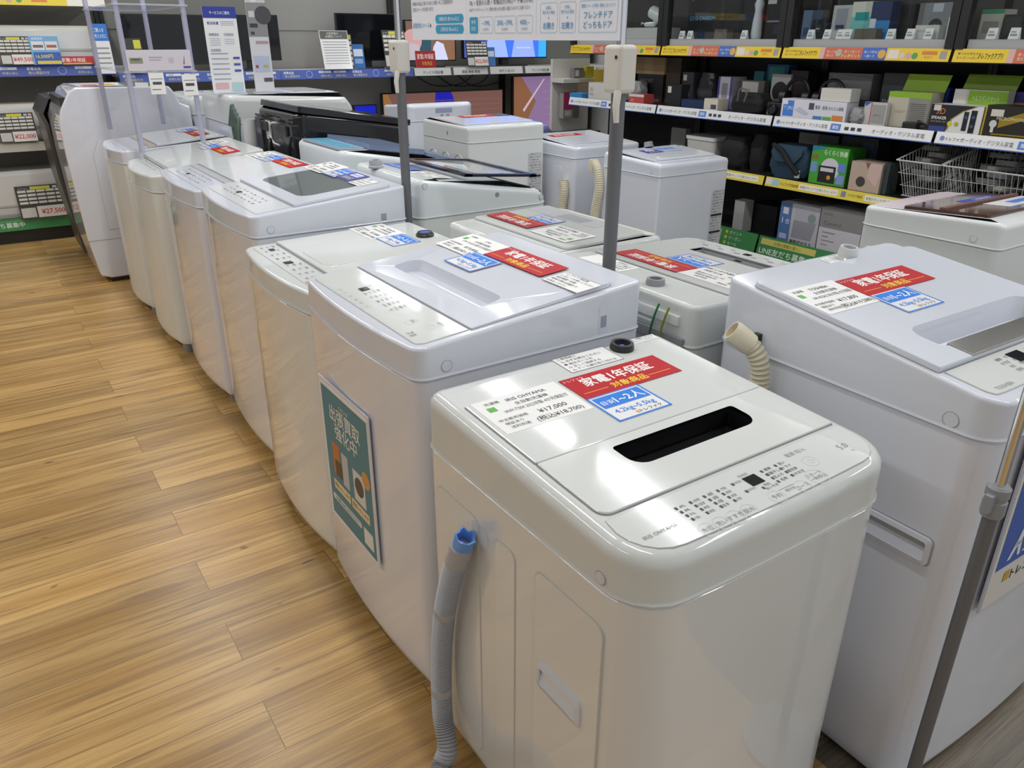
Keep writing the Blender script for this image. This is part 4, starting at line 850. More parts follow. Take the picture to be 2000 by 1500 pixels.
carton('tall charcoal headphone carton on the middle shelf', 'mid', 4.34, 1334, 1356, 141, .16, '3a3b40', [('r', .1, .4, .75, .92, 'cfcfcf'), ('c', .5, .35, .12, '77777c')])
carton('tall white and violet carton behind the camera bag', 'mid', 4.38, 1404, 1432, 150, .14, 'd5d3e2', [('r', 0, .14, 0, 1, '5b4fa0'), ('r', .86, 1, 0, 1, '5b4fa0'), ('r', .3, .7, .3, .8, '9a9aa8')])
carton('grey carton with a white front panel on the middle shelf', 'mid', 4.40, 1449, 1494, 157, .055, '6c6a66', [('r', .05, .75, .1, .95, 'dcdad6'), ('t', '2 TB', .1, .6, .14, '77776f')])
carton('teal topped carton high at the back of the middle shelf', 'mid', 4.46, 1474, 1493, 139, .12, '1f6f78', [('r', 0, 1, 0, .55, '7b2430')])
carton('flat navy carton lying on the middle shelf', 'mid', 4.24, 1331, 1376, 195, .09, '23395c')
carton('small cream speaker carton near the lip of the middle shelf', 'mid', 4.20, 1376, 1403, 193, .10, 'd8d2c0', [('r', .5, .9, .1, .5, '4a5070')])
carton('white carton with a photograph of black headphones', 'mid', 4.42, 1509, 1546, 145, .03, 'c9c9c6', [('c', .5, .55, .26, '2b2b2e'), ('r', .3, .45, .2, .5, '2b2b2e'), ('r', .6, .72, .2, .5, '2b2b2e')])
carton('blue and green carton standing behind the headphone photograph carton', 'mid', 4.48, 1500, 1542, 126, .08, '1f5a86', [('r', .1, .8, .55, .95, '2f8f86')])
carton('dark brown carton behind the black headphones', 'mid', 4.44, 1546, 1580, 138, .1, '332a26')
carton('long white carton with blue corner patch and scanner picture at the shelf lip', 'mid', 4.18, 1528, 1656, 196, .11, 'e2e1ea', [('r', .03, .20, .1, .92, '4a86d8'), ('r', .03, .1, .7, .92, 'e8e8f0'), ('t', '7", JPEG', .05, .45, .2, 'f0f4ff', .14), ('r', .44, .52, .52, .86, '55555c'), ('t', '電源・配線 かんたん録画', .54, .58, .18, '50505a', .42), ('r', .52, .66, .05, .22, '4f86c4'), ('r', .67, .80, .05, .22, '6fae54'), ('r', .81, .97, .05, .32, 'd98a4a'), ('p', 'c4c6d6', (.22, .45), (.40, .2), (.46, .3), (.30, .62))])
carton('plain white carton lying on top of the long scanner carton', 'mid', 4.19, 1605, 1664, 173, .09, 'd8d5cc', z=P(1593, 196, X=4.18).z + .001)
carton('large grey carton with lighter front at the back of the middle shelf', 'mid', 4.42, 1620, 1707, 143, .12, '77767a', [('p', '8a898d', (.0, .1), (.9, .0), (.98, .9), (.1, .98))])
carton('white carton with blue flash and red edge beside the bagged lump', 'mid', 4.20, 1690, 1735, 200, .03, 'c9c6c4', [('p', '2f5fae', (0, 1), (.3, 1), (.05, .8)), ('r', .3, .34, 0, 1, 'c05a5a'), ('r', .36, .95, .1, .9, 'a5a29e'), ('t', 'USB 3.0', .45, .4, .1, '55524f')])
carton('slate grey carton with slanted white writing at the back of the middle shelf', 'mid', 4.46, 1728, 1776, 143, .08, '55585e', [('t', 'PRO', .1, .3, .2, 'c4c4c6')])
carton('open lime green and silver bulb carton with its flap raised', 'mid', 4.24, 1738, 1822, 180, .12, 'b9b4a2', [('r', 0, 1, .84, 1, '8fb82e'), ('r', .0, .5, .0, .84, 'c4bda9'), ('r', .5, 1, 0, .84, '94918a'), ('t', 'LIGHT', .22, .40, .1, '8d8672', .25)] + [('r', .56, .92, .12 + .055 * k, .14 + .055 * k, '6a6862') for k in range(11)], lid=('9bc22e', .085))
carton('blue festive carton with white castle-like glitter standing behind the speaker carton', 'mid', 4.38, 1830, 1855, 172, .08, '2a3f96', [('c', .4, .75, .05, 'aebfe8'), ('r', .3, .5, .3, .55, '5a78c4')])
carton('lime topped white carton with a wristband picture and raised flap', 'mid', 4.32, 1866, 1972, 176, .07, 'd6d2c4', [('r', .28, 1, .66, .98, '8fbf34'), ('t', 'ヘルスバンドセット', .36, .74, .14, 'eef4d8', .5), ('c', .28, .35, .2, '4a4a5a'), ('c', .28, .35, .15, '8a8ac4'), ('r', .0, .24, .55, 1, 'e4e2dc')], lid=('7d9f24', .07))
carton('black and white tower speaker carton marked 3D SPEAKER', 'mid', 4.17, 1820, 1924, 206, .13, 'e6e4de', [('p', '242329', (0, 0), (.36, 0), (.42, .5), (.62, .8), (.86, 1), (0, 1)), ('p', 'a08c50', (.37, .1), (.40, .1), (.45, .5), (.65, .8), (.9, 1), (.87, 1), (.62, .81), (.42, .5)), ('r', .03, .35, .0, .22, '3a4a8c'), ('t', '3D', .12, .66, .26, 'cf6a3a', .4, 1), ('t', 'SPEAKER', .04, .47, .13, 'f4f2ee', .36, 1), ('t', 'ステレオスピーカー', .04, .36, .06, 'd8d6d2', .36), ('r', .66, .75, .12, .80, '232833'), ('r', .79, .90, .06, .86, '1d2028'), ('c', .705, .6, .05, '4a5a78'), ('c', .845, .62, .06, '4a5a78'), ('c', .845, .3, .06, '4a5a78'), ('c', .42, .34, .09, 'e0d230'), ('c', .55, .34, .08, 'b9b43a'), ('r', .06, .2, .78, .98, 'd9d6d0')])
carton('black and gold microphone carton at the frame edge', 'mid', 4.17, 1927, 2035, 208, .13, '26241f', [('p', '9c8420', (.3, .3), (1, .75), (1, 1), (.3, .55)), ('t', 'MICROPHONE', .25, .55, .12, 'd9cba0', .7, 1), ('r', .0, .03, 0, 1, 'c4a428'), ('c', .2, .42, .12, 'd8d6d0'), ('r', .17, .23, .15, .35, 'd8d6d0'), ('r', .12, .36, .66, .88, 'd8d4c8'), ('r', .2, 1, .08, .12, '9c8420'), ('r', .1, 1, .0, .04, '9c8420')])
carton('violet and blue carton behind the microphone carton', 'mid', 4.40, 1972, 2012, 180, .12, '3a3a86', [('r', 0, 1, .55, .75, 'c98a5a')])
carton('dim brown carton at the back behind the lime flap', 'mid', 4.47, 1792, 1842, 148, .08, '4b453b')
# lower shelf
carton('green handheld fan heater carton with red 60 mark', 'low', 4.20, 1588, 1661, 288, .17, '4faa3c', [('p', '2f86a0', (0, .85), (.5, 1), (0, 1)), ('c', .55, .42, .30, 'dcd9e0'), ('r', .25, .72, .05, .5, '2a2a2e'), ('r', .3, .66, .35, .45, 'd6d6d8'), ('c', .55, .2, .06, 'e0a030'), ('t', 'らくらく快適', .35, .80, .13, 'f2fae8', .62, 1), ('t', '60', .03, .66, .16, 'd2402e', .25, 1), ('r', .02, .2, .3, .58, '7aa0d0'), ('r', .77, .97, .38, .62, '6a8ed0'), ('r', .77, .97, .06, .3, '8a9fd8')], side='357d2a')
carton('taupe carton with a dark rounded gadget and pink corner', 'low', 4.18, 1664, 1726, 318, .14, 'c3ad9c', [('p', 'd8b9ae', (.6, 1), (1, 1), (.9, .2), (.55, .5)), ('p', '8d5f52', (.45, 1), (.62, 1), (.55, .78)), ('c', .38, .33, .18, '4a433e')], side='a38f80')
carton('dark slate carton beside the taupe one on the lower shelf', 'low', 4.20, 1729, 1740, 320, .10, '3c4548')
carton('grey carton with white side behind the blue bag', 'low', 4.44, 1562, 1640, 262, .10, '5b5b5b', [('r', 0, .5, 0, 1, '8e8c88')])
carton('charcoal carton with a headset picture behind the green one', 'low', 4.42, 1646, 1718, 268, .14, '32343a', [('c', .45, .6, .2, '55606c'), ('r', .6, .9, .1, .9, '3f4c66')])
# base deck
carton('white and blue kitchen appliance carton with a glass pot picture', 'base', 4.22, 1526, 1605, 400, .3, 'c4c3c8', [('r', 0, .30, 0, 1, '5a7ab0'), ('t', '1', .08, .5, .16, 'e8edf8', .2, 1), ('t', '合', .16, .5, .12, 'e8edf8', .2), ('r', .05, .24, .12, .25, 'aebfdd'), ('r', .08, .22, .72, .88, 'd8dce6'), ('p', '9a9aa4', (.36, .2), (.86, .2), (.94, .62), (.38, .62)), ('p', 'b9b9c2', (.38, .62), (.94, .62), (.9, .92), (.40, .92)), ('c', .82, .72, .11, '8f9a96'), ('t', '着脱式ガラス', .34, .05, .1, '4b4b52', .55, 1)], side='9a9aa2')
carton('white and grey wireless carton beside the kitchen appliance one', 'base', 4.20, 1605, 1690, 412, .3, 'cfcbd2', [('r', 0, 1, .58, 1, '8f8c8c'), ('t', 'Corocol', .10, .64, .11, '5c5a5a', .5), ('t', 'simplus', .08, .86, .06, '5c5a5a', .3)] + [('r', .1, .1 + .25 * (1 + k % 2) / 1.6, .2 + .09 * k, .22 + .09 * k, '8f8c92') for k in range(4)], side='a5a3a8')
carton('dim black carton deep on the base of the shelves', 'base', 4.34, 1466, 1520, 400, .2, '141416')
def soft(name, label, cat, deck, X, px0, px1, pyt, depth, m, parts=None, seed=1, z=None):
    """a soft bag: puffed box with a flap and a strap"""
    z0 = DECKS[deck] + .001 if z is None else z; a, c = P(px0, pyt, X=X), P(px1, pyt, X=X); w = a.y - c.y; h = (a.z + c.z) / 2 - z0
    rnd = random.Random(seed); t = thing(name, label, cat, (X, (a.y + c.y) / 2, z0), -PI / 2, SG); b = MB(m); n = 9
    loops = []
    for k in range(n + 1):
        f = k / n; q = .86 + .16 * math.sin(PI * min(1, f * 1.1)) - .22 * max(0, f - .75)
        loops.append([(x * q + rnd.uniform(-.006, .006), y * q + rnd.uniform(-.006, .006) + depth / 2, h * f) for x, y, _ in rrect(-w/2, w/2, -depth/2, depth/2, min(w, depth) * .25)])
    b.loft(loops, 0, True, True); b.build('body', t, smooth=70)
    if parts: parts(t, w, h, depth)
    return t
NAVY = mat('navy_fabric', (.022, .055, .095), .8, bump=(60, .2)); BLK = mat('black_fabric', (.010, .010, .011), .8, bump=(60, .2)); BAGF = mat('grey_plastic_bag', (.30, .30, .31), .25, bump=(14, .8))
def strap_parts(t, w, h, d):
    b = MB(NAVY); b.loft([[(-w*.38, -.004, h*.98), (w*.38, -.004, h*.98)], [(-w*.40, -.018, h*.75), (w*.40, -.018, h*.75)], [(-w*.25, -.02, h*.5), (w*.25, -.02, h*.5)]], closed=False); b.build('flap', t)
    b = MB(BLK); b.tube(spline([(-w*.45, .02, h*.95), (-w*.1, -.03, h*.85), (w*.2, -.045, h*.5), (w*.42, -.035, h*.2)], 6), .016, 6); b.build('strap', t)
    b = MB(PAPER); b.box(w*.28, w*.40, -.012, -.008, h*.08, h*.3); b.build('price_tag', t)
soft('shoulder_bag', 'navy shoulder bag with a black strap on the lower shelf', 'bag', 'low', 4.19, 1504, 1580, 284, .18, NAVY, strap_parts)
soft('camera_bag', 'black camera bag on the middle shelf by the cream speaker carton', 'bag', 'mid', 4.20, 1428, 1490, 182, .12, BLK, lambda t, w, h, d: MB(ink('6d6a60')).tube(spline([(-w*.2, -.02, h*.6), (-.03, -.03, h*1.2), (w*.1, -.03, h*1.1), (w*.05, -.03, h*.6)], 6), .006, 6).build('strap', t), 2)
soft('plastic_bag', 'black plastic bag bulging on the middle shelf', 'bag', 'mid', 4.35, 1361, 1395, 142, .16, mat('black_plastic_bag', (.03, .03, .032), .2, bump=(16, .8)), None, 3)
soft('plastic_bag', 'clear plastic bag with a grey thing in it, in front of the long scanner carton', 'bag', 'mid', 4.18, 1661, 1686, 210, .1, BAGF, None, 4)
soft('plastic_bag', 'wrapped silver bundle near the far pole on the middle shelf', 'bag', 'mid', 4.30, 1226, 1250, 158, .1, BAGF, None, 5)
soft('backpack', 'black backpack on the lower shelf beside the navy shoulder bag', 'bag', 'low', 4.22, 1406, 1455, 268, .2, BLK, None, 6)
soft('backpack', 'black bag hidden in shade next to the black backpack', 'bag', 'low', 4.26, 1466, 1497, 262, .2, BLK, None, 7)
# plastic tub and small machines
def tub(label, px0, px1, pyt, pyb, X, z):
    a, c = P(px0, pyt, X=X), P(px1, pyt, X=X); w = a.y - c.y; t = thing('storage_tub', label, 'tub', (X, (a.y + c.y) / 2, z), -PI / 2, SG); h = .16; b = MB(mat('milky_plastic', (.62, .61, .56), .35))
    L = lambda q, zz: [(x * q, y * q + .14, zz) for x, y, _ in rrect(-w/2, w/2, -.13, .13, .03)]
    b.loft([L(.9, 0), L(1, h)], 0, True, False); b.loft([L(1, h), L(.97, h), L(.87, .006)], 0, False, True); b.build('tub', t)
    b = MB(WARM); b.loft([L(1.04, h - .01), L(1.05, h), L(1.05, h + .014), L(.9, h + .018)], 0, True, True); b.build('lid', t)
tub('milky plastic tub with a white lid on the lower shelf', 1338, 1396, 255, 290, 4.24, .657)
carton('grey folded board standing beside the milky tub', 'low', 4.30, 1312, 1340, 250, .05, '6a6a68')
carton('white upright speaker case low behind the square washing machine', 'base', 4.24, 1436, 1456, 392, .09, 'a9a9a6')
def headphones(label, q, X):
    v = P(*q, X=X); t = thing('headphones', label, 'headphones', (X, v.y, DECKS['mid'] + .032), -PI / 2, SG); b = MB(DARK)
    b.tube([(.085 * math.cos(R(a)), 0, .10 + .085 * math.sin(R(a))) for a in range(-10, 191, 15)], .011, 8); b.build('headband', t)
    for s in (-1, 1):
        b = MB(DARK, MIDGREY); b.M = Matrix.Translation((s * .085, 0, .075)) @ Matrix.Rotation(PI / 2, 4, 'Y'); b.cyl(0, 0, -.02, .02, .045, .04); b.build('ear_cup', t)
headphones('black headphones lying beside the headphone photograph carton', (1556, 190), 4.345)
headphones('black headphones behind the plain white carton on the middle shelf', (1624, 186), 4.355)
v = P(1512, 215, X=4.19); t = thing('camera', 'small black camera with a green light at the lip of the middle shelf', 'camera', (4.19, v.y, DECKS['mid'] + .001), -PI / 2, SG)
b = MB(DARK); b.box(-.06, .06, 0, .06, 0, .08); b.box(-.025, .025, .005, .05, .08, .10); b.build('body', t, bevel=.006); b = MB(BLACKGLOSS, GREYPL); b.M = Matrix.Translation((0, 0, .04)) @ Matrix.Rotation(PI / 2, 4, 'X'); b.lathe(0, 0, [(.032, 0), (.032, .03), (.027, .034), (.022, .026)], 24); b.build('lens', t)
b = MB(ink('6faf3f')); b.M = Matrix.Translation((-.035, -.001, .02)); b.box(-.02, .01, 0, .001, -.01, .012); b.build('price_tag', t)
v = P(1780, 245, X=4.18); t = thing('adapter', 'clear packed power adapter in front of the bulb carton', 'adapter', (4.172, v.y, DECKS['mid'] + .002), -PI / 2, SG); b = MB(DARK); b.box(-.05, .03, .0, .05, 0, .035); b.build('body', t, bevel=.006); b = MB(DARK); b.tube(spline([(.03, .02, .015), (.07, .0, .012), (.06, .05, .02), (.0, .06, .04)], 6), .005, 6); b.build('cord', t)
# wire baskets with bagged remote controls
WIRE = mat('white_wire', (.62, .62, .60), .35)
def basket(label, y1, y0, seed):
    t = thing('wire_basket', label, 'basket', (4.13, (y0 + y1) / 2, DECKS['low']), -PI / 2, SG); w = y1 - y0; rnd = random.Random(seed)
    f, k, d = .205, .285, .38
    fr = [(-w/2, 0, f), (w/2, 0, f), (w/2, d, k), (-w/2, d, k)]; bt = [(-w*.44, .09, .01), (w*.44, .09, .01), (w*.44, d - .03, .01), (-w*.44, d - .03, .01)]
    b = MB(WIRE); b.tube(fr + fr[:1], .0042, 6); b.build('rim', t)
    b = MB(WIRE); b.tube(bt + bt[:1], .003, 6)
    def side(i, j, n):
        for q in range(1, n):
            u = q / n; A = Vector(fr[i]).lerp(Vector(fr[j]), u); B = Vector(bt[i]).lerp(Vector(bt[j]), u); b.tube([A, B], .0017, 4)
        for v in (.35, .7): b.tube([Vector(fr[i]).lerp(Vector(bt[i]), v), Vector(fr[j]).lerp(Vector(bt[j]), v)], .0017, 4)
    side(0, 1, 15); side(1, 2, 13); side(2, 3, 15); side(3, 0, 13)
    for q in range(1, 12): b.tube([Vector(bt[0]).lerp(Vector(bt[1]), q / 12), Vector(bt[3]).lerp(Vector(bt[2]), q / 12)], .0017, 4)
    b.build('wire_mesh', t)
    return t
b1 = basket('white wire basket of bagged remote controls, partner next to the dark slate carton', P(1744, 350, X=4.13).y, 2.16, 1)
b2 = basket('white wire basket of bagged remote controls at the frame edge', 2.15, 1.72, 2)
BAGM = mat('clear_bag', (.45, .45, .44), .10, alpha=.3, bump=(20, .6))
for bk, yc, sd in ((b1, b1.location.y, 1), (b2, b2.location.y, 2)):
    rnd = random.Random(sd)
    for k in range(6):
        t = thing('remote_control', ('bagged remote control in the wire basket by the slate carton', 'bagged remote control in the wire basket at the frame edge')[sd - 1], 'remote control', (4.315 + .008 * k, yc + (-.025, .03, -.02, .025, -.03, .01)[k], DECKS['low'] + .095 + .031 * k), 0, ('remote controls in the basket by the slate carton', 'remote controls in the basket at the frame edge')[sd - 1])
        t.rotation_euler = (.10, 0, PI / 2 + rnd.uniform(-.1, .1))
        c_ = DARK if k % 3 else ink('b9b4a6')
        b = MB(c_); b.box(-.022, .022, -.09, .09, 0, .018); b.build('body', t, bevel=.004)
        b = MB(BAGM); b.loft([[(x, y, z) for x, y, _ in rrect(-.05, .05, -.12, .12, .02)] for z in (-.003, .021)], 0, True, True); b.build('bag', t)
# ---- in the glass cases
def case_item(*a, **k): return carton(a[0], 'case', *a[1:], **k)
def tent(label, px, py, X=4.205):
    v = P(px, py, X=X); b = MB(PAPER); w, h = .045, .05; b.add([(-w/2, 0, 0), (w/2, 0, 0), (w/2, .015, h), (-w/2, .015, h), (w/2, .03, 0), (-w/2, .03, 0)], [(0, 1, 2, 3), (3, 2, 4, 5), (0, 3, 5), (1, 4, 2)])
    b.M = Matrix.Translation((-w/2, -.0006, 0)) @ Matrix.Rotation(R(73), 4, 'X'); b.rect(.006, .03, .03, .036, .0003, PRINTG); b.rect(.006, .038, .014, .024, .0003, PRINTG)
    o = b.build('price_card', smooth=0); o.location = (X, v.y, DECKS['case'] + .001); o.rotation_euler = (0, 0, -PI / 2); return tag(o, label, 'price card', 'price cards in the glass cases')
for q in ((1346, 62), (1452, 62), (1330, 66)): tent('small white folded price card in the case of the keyboard box', *q)
for q in ((1582, 64), (1614, 64), (1640, 66), (1738, 66), (1776, 66), (1812, 66), (1858, 66), (1654, 67)): tent('small white folded price card in the case of white and teal boxes', *q)
for q in ((1935, 70), (1978, 72)): tent('small white folded price card in the case at the frame edge', *q)
case_item('long white dryer carton lying in the far glass case', 4.30, 1221, 1290, 54, .2, 'd4d2cc')
v = P(1268, 40, X=4.32); t = thing('hair_dryer', 'white hair dryer resting on the white dryer carton', 'hair dryer', (4.40, v.y, P(1255, 54, X=4.30).z + .004), -PI / 2, SG)
b = MB(WARM); b.M = Matrix.Translation((.02, 0, .075)) @ Matrix.Rotation(R(110), 4, 'Y'); b.lathe(0, 0, [(.03, -.09), (.045, -.08), (.048, 0), (.04, .07), (.034, .10), (.028, .10)], 24, cap=True); b.build('barrel', t); b = MB(WARM); b.tube([(.0, 0, .05), (-.03, 0, .02), (-.12, 0, .018)], [.02, .019, .016], 12); b.build('handle', t); b = MB(ink('d8d8d4')); b.tube(spline([(-.12, 0, .018), (-.16, .0, .03), (-.19, .02, .02)], 6), .005, 6); b.build('cord', t)
case_item('black keyboard carton with blue lettering standing in the glass case', 4.36, 1350, 1500, -40, .06, '1a1a1d', [('t', 'G512 CARBON', .03, .33, .085, '2f9fd8', .60, 1), ('r', .35, .75, .1, .35, '26262a'), ('c', .06, .72, .05, '3a6a9a')])
case_item('small brown crumpled packet in the case of the keyboard box', 4.26, 1396, 1420, 57, .06, '6c6156')
case_item('black coffee machine with silver strip at the end of the keyboard case', 4.30, 1502, 1540, -20, .16, '101013', [('r', .05, .5, .72, .8, 'b9b9ba'), ('r', .1, .8, .35, .38, '8d8d90'), ('r', .5, .9, .1, .3, '23283c')], name='coffee_machine', cat='coffee machine')
v = P(1480, 40, X=4.28); t = thing('spray_bottle', 'silver bottle standing in the case of the keyboard box', 'bottle', (4.28, v.y, DECKS['case'] + .001), -PI / 2, SG); b = MB(LIGHTGREY); b.lathe(0, 0, [(.03, 0), (.034, .02), (.03, .1), (.022, .16), (.03, .2), (.012, .24)], 20); b.build('body', t); b = MB(GREYPL); b.cyl(0, 0, .24, .28, .014); b.build('cap', t)
case_item('pale blue gadget carton at the far side of the teal case', 4.34, 1571, 1588, 20, .1, '6f86a8', [('r', .2, .8, .1, .4, '3f5a86')])
case_item('dark wrist watch carton in the teal case', 4.30, 1590, 1612, 38, .1, '17181c', [('c', .5, .55, .2, '3a3d44'), ('r', .3, .6, .5, .56, 'd0d4d8')])
case_item('tall clear white carton with a dark camera in the teal case', 4.34, 1630, 1672, 10, .12, 'c4c4c0', [('r', .15, .7, .25, .9, '9aa0a8'), ('r', .2, .6, .28, .42, '3a3238')])
case_item('white and teal earphone carton in the teal case', 4.30, 1668, 1706, 3, .12, '7fc4bd', [('r', 0, 1, .6, 1, 'd8d6c8'), ('r', .2, .9, .5, .72, '1f9a9a'), ('c', .6, .2, .05, '2f3a3a')])
case_item('dark blue pouch carton with a bright blue foot in the teal case', 4.30, 1706, 1745, 3, .09, '22305e', [('r', 0, 1, 0, .5, '2f86c4'), ('r', 0, .3, .3, .55, 'd8dee6')])
case_item('brown crumpled packet in the teal case', 4.22, 1670, 1712, 56, .06, '6c6258')
case_item('cream instruction carton lying in the teal case', 4.24, 1789, 1836, 49, .12, 'd4d2cc', [('t', 'AirPods', .1, .5, .2, '8d8d88')])
case_item('grey headphone carton with a black headphone picture in the teal case', 4.36, 1799, 1866, 5, .14, '85868a', [('r', .0, .15, 0, 1, '6a6a6e'), ('r', .4, .7, .75, .98, 'b9c0c6'), ('c', .55, .35, .22, '2a2c30'), ('c', .55, .3, .12, '6a6c70')])
case_item('white and blue card standing at the near end of the teal case', 4.22, 1854, 1874, 33, .02, 'dcdfe4', [('r', .2, .9, .2, .5, '3f6fc0')])
case_item('slim pale blue leaflet between two glass cases', 4.206, 1880, 1884, 38, .01, '9cc4d8', [('r', 0, 1, .82, 1, '3f8fd0')])
case_item('cream figurine carton in the case at the frame edge', 4.32, 1920, 1964, 18, .12, 'b9b6ac', [('r', 0, 1, .85, 1, '3f8f6a'), ('r', .15, .85, .2, .6, '8d8a82')])
case_item('black screen gadget in the case at the frame edge', 4.30, 1964, 2000, 28, .06, '1a1a1c', [('r', .1, .9, .2, .9, '2c2d30')])
case_item('black tabletop box beside the teal carton in the glass case', 4.40, 1746, 1790, 8, .05, '0e0e10')
# ---------------- shelves along the back wall ----------------
BY, BD = 7.0, .42
GPANEL = mat('grey_olive_panel', (.205, .205, .185), .6, noise=(2, (.23, .23, .21))); GLIGHT = mat('grey_panel', (.30, .295, .28), .6, noise=(2, (.33, .325, .31))); CREAMSH = mat('cream_shelf', (.66, .64, .58), .4)
def bl_blue(b, w, h):
    z = .0006; b.box(0, w, 0, h, -.004, 0, ink('4a62b4')); n = 2
    for k in range(n):
        u = k / n
        b.text('家電全品', w * (u + .02), h * .58, h * .26, ink('e8ecf6'), z, bold=.02); b.text('安心保証付き', w * (u + .025), h * .2, h * .26, ink('e2d48a'), z, bold=.01)
        b.loft([[(w * (u + .20) + q * h * math.cos(2*PI*i/16), h * .5 + q * h * math.sin(2*PI*i/16), z) for i in range(16)] for q in (.34, .38)][::-1], ink('c9d2ee'))
        for j in (.27, .38):
            b.rect(w * (u + j), w * (u + j + .09), h * .62, h * .86, z, ink('e4e8f4')); b.text('1年保証', w * (u + j + .01), h * .67, h * .15, ink('4a62b4'), z + .0003); b.text('修理も安心', w * (u + j + .012), h * .2, h * .24, ink('e2d48a'), z, maxw=w * .08)
def bl_white(b, w, h):
    z = .0006; b.box(0, w, 0, h, -.004, 0, ink('55555a'))
    for k in range(3):
        b.rect(w * (k / 3 + .01), w * (k / 3 + .32), h * .04, h * .96, z, ink('d9d8d4')); b.text(('テレビの保証書', '録画 録画 録画', '地デジ BS CS')[k], w * (k / 3 + .165), h * .25, h * .36, ink('4f4f52'), z + .0003, al='c', maxw=w * .27, bold=.015)
def bl_yel(b, w, h):
    z = .0006; b.box(0, w, 0, h, -.004, 0, ink('e6cf3c')); b.rect(0, w * .18, 0, h, z, ink('d9684a')); b.rect(w * .18, w * .33, 0, h, z, ink('4a74c0')); b.rect(w * .36, w * .42, h * .2, h * .85, z, ink('e8dccb')); b.rect(w * .62, w * .7, h * .3, h * .6, z, ink('d9803c')); b.rect(w * .8, w, 0, h, z, ink('eae6dc'))
    for k, c in enumerate(('d9cdbd', 'd2a9a0', '4f9e5c')): b.cyl(w * (.46 + .05 * k), h * .45, z, z + .0003, h * .24, m=ink(c))
def bl_green(b, w, h):
    z = .0006; b.box(0, w, 0, h, -.004, 0, ink('3f9250')); b.text('LINE友だち募集中', w * .05, h * .3, h * .4, ink('e6efe2'), z, maxw=w * .55, bold=.015); b.rect(w * .70, w * .84, h * .3, h * .7, z, ink('d8cf70')); b.rect(w * .88, w * .94, h * .1, h * .9, z, ink('a9b3a6'))
BB = [(-.20, 1.06, GPANEL, 'grey shelf bay of air conditioners against the back wall'), (1.06, 2.33, GPANEL, 'shelf bay of the far black televisions against the back wall'), (2.33, 3.60, GLIGHT, 'shelf bay of the television with the white notice before it'), (3.60, 4.87, GPANEL, 'shelf bay of the lit televisions against the back wall'), (4.87, 6.12, GPANEL, 'shelf bay at the corner behind the dark shelves')]
for i, (x0, x1, pm, lb) in enumerate(BB):
    t = thing('wall_shelf', lb, 'shelf', ((x0 + x1) / 2, BY, 0), 0, 'shelf bays along the back wall'); hw = (x1 - x0) / 2 - .002; top = 1.235 if i == 0 else 1.17
    b = MB(pm); b.box(-hw, hw, BD + .02, BD + .05, 0, 2.4); b.build('back_panel', t)
    b = MB(DWALL); b.box(-hw, hw, .03, BD + .02, .0, .11); b.build('base', t)
    b = MB(CREAMSH); b.box(-hw, hw, .012, BD + .02, .11, .17); b.build('shelf', t)
    for s in (-1, 1):
        b = MB(DWALL); b.box(s * hw - .03 * (s > 0), s * hw + .03 * (s < 0), BD - .015, BD + .019, .17, 2.4); b.build('upright', t)
    sh = [top + .03] + ([.735, 1.735] if i == 0 else [])
    for z in sh:
        b = MB(CREAMSH); b.box(-hw + .004, hw - .004, .018, BD - .016, z - .03, z); b.build('shelf', t)
    strip(t, 'label_strip', 2 * hw, .075, top - .04, 12, bl_blue if i < 3 else bl_white, 0)
    strip(t, 'sign_strip', 2 * hw, .09, .10, 10, bl_green, 0)
    if i == 0:
        strip(t, 'label_strip', 2 * hw, .075, 1.665, 12, bl_yel, 0)
        b = MB(CREAMSH); b.box(-hw, hw, 0, .014, .675, .735); b.build('shelf_lip', t)
    else:
        b = MB(pm); b.box(-hw + .03, hw - .03, BD + .012, BD + .019, 1.52, 1.53); b.build('panel_joint', t)
b = MB(DARK)
for k in range(3):
    p = [(3.75 + .25 * k, BY + .28 + .03 * k, 1.13), (3.95 + .25 * k, BY + .26 + .03 * k, 1.03 - .01 * k), (4.25 + .25 * k, BY + .26 + .03 * k, 1.035), (4.45 + .2 * k, BY + .28 + .03 * k, 1.13)]
    c = MB(DARK); c.tube(spline(p, 8), .006, 6); tag(c.build('cable'), 'black cable sagging under the shelf of lit televisions', 'cable', 'cables under the television shelf')
# ---- air conditioners
ACW = mat('ivory_plastic', (.70, .68, .61), .35)
def aircon(label, x0, x1, z, h=.27, d=.22, m=ACW):
    w = x1 - x0; t = thing('air_conditioner', label, 'air conditioner', ((x0 + x1) / 2, BY + .06, z), 0, 'air conditioners on the grey shelf bay')
    pr = [(d, 0), (.06, 0), (.012, .04), (0, .10), (0, h - .02), (.02, h), (d, h)]
    b = MB(m); b.loft([[(x, y, zz) for y, zz in pr] for x in (-w/2, w/2)], 0, True, True); b.build('body', t, bevel=.006)
    b = MB(WARM); b.box(-w/2 + .02, w/2 - .02, -.004, .004, .11, h - .03); b.build('front_panel', t, bevel=.003)
    b = MB(GREYPL, WARM); b.add([(-w/2 + .04, .006, .045), (w/2 - .04, .006, .045), (w/2 - .04, -.001, .095), (-w/2 + .04, -.001, .095)], [(0, 1, 2, 3)], 1); b.box(-w/2 + .04, w/2 - .04, -.003, .004, .095, .101, 0); b.build('louver', t)
    return t
aircon('ivory air conditioner indoor unit above the blue shelf strip', .20, .98, 1.266)
aircon('ivory air conditioner indoor unit on the cream shelf behind the 22,000 yen board', -.1, .72, .736)
aircon('white air conditioner indoor unit on the lowest shelf behind the 27,500 yen board', -.15, .80, .171, .36, .26, WARM)
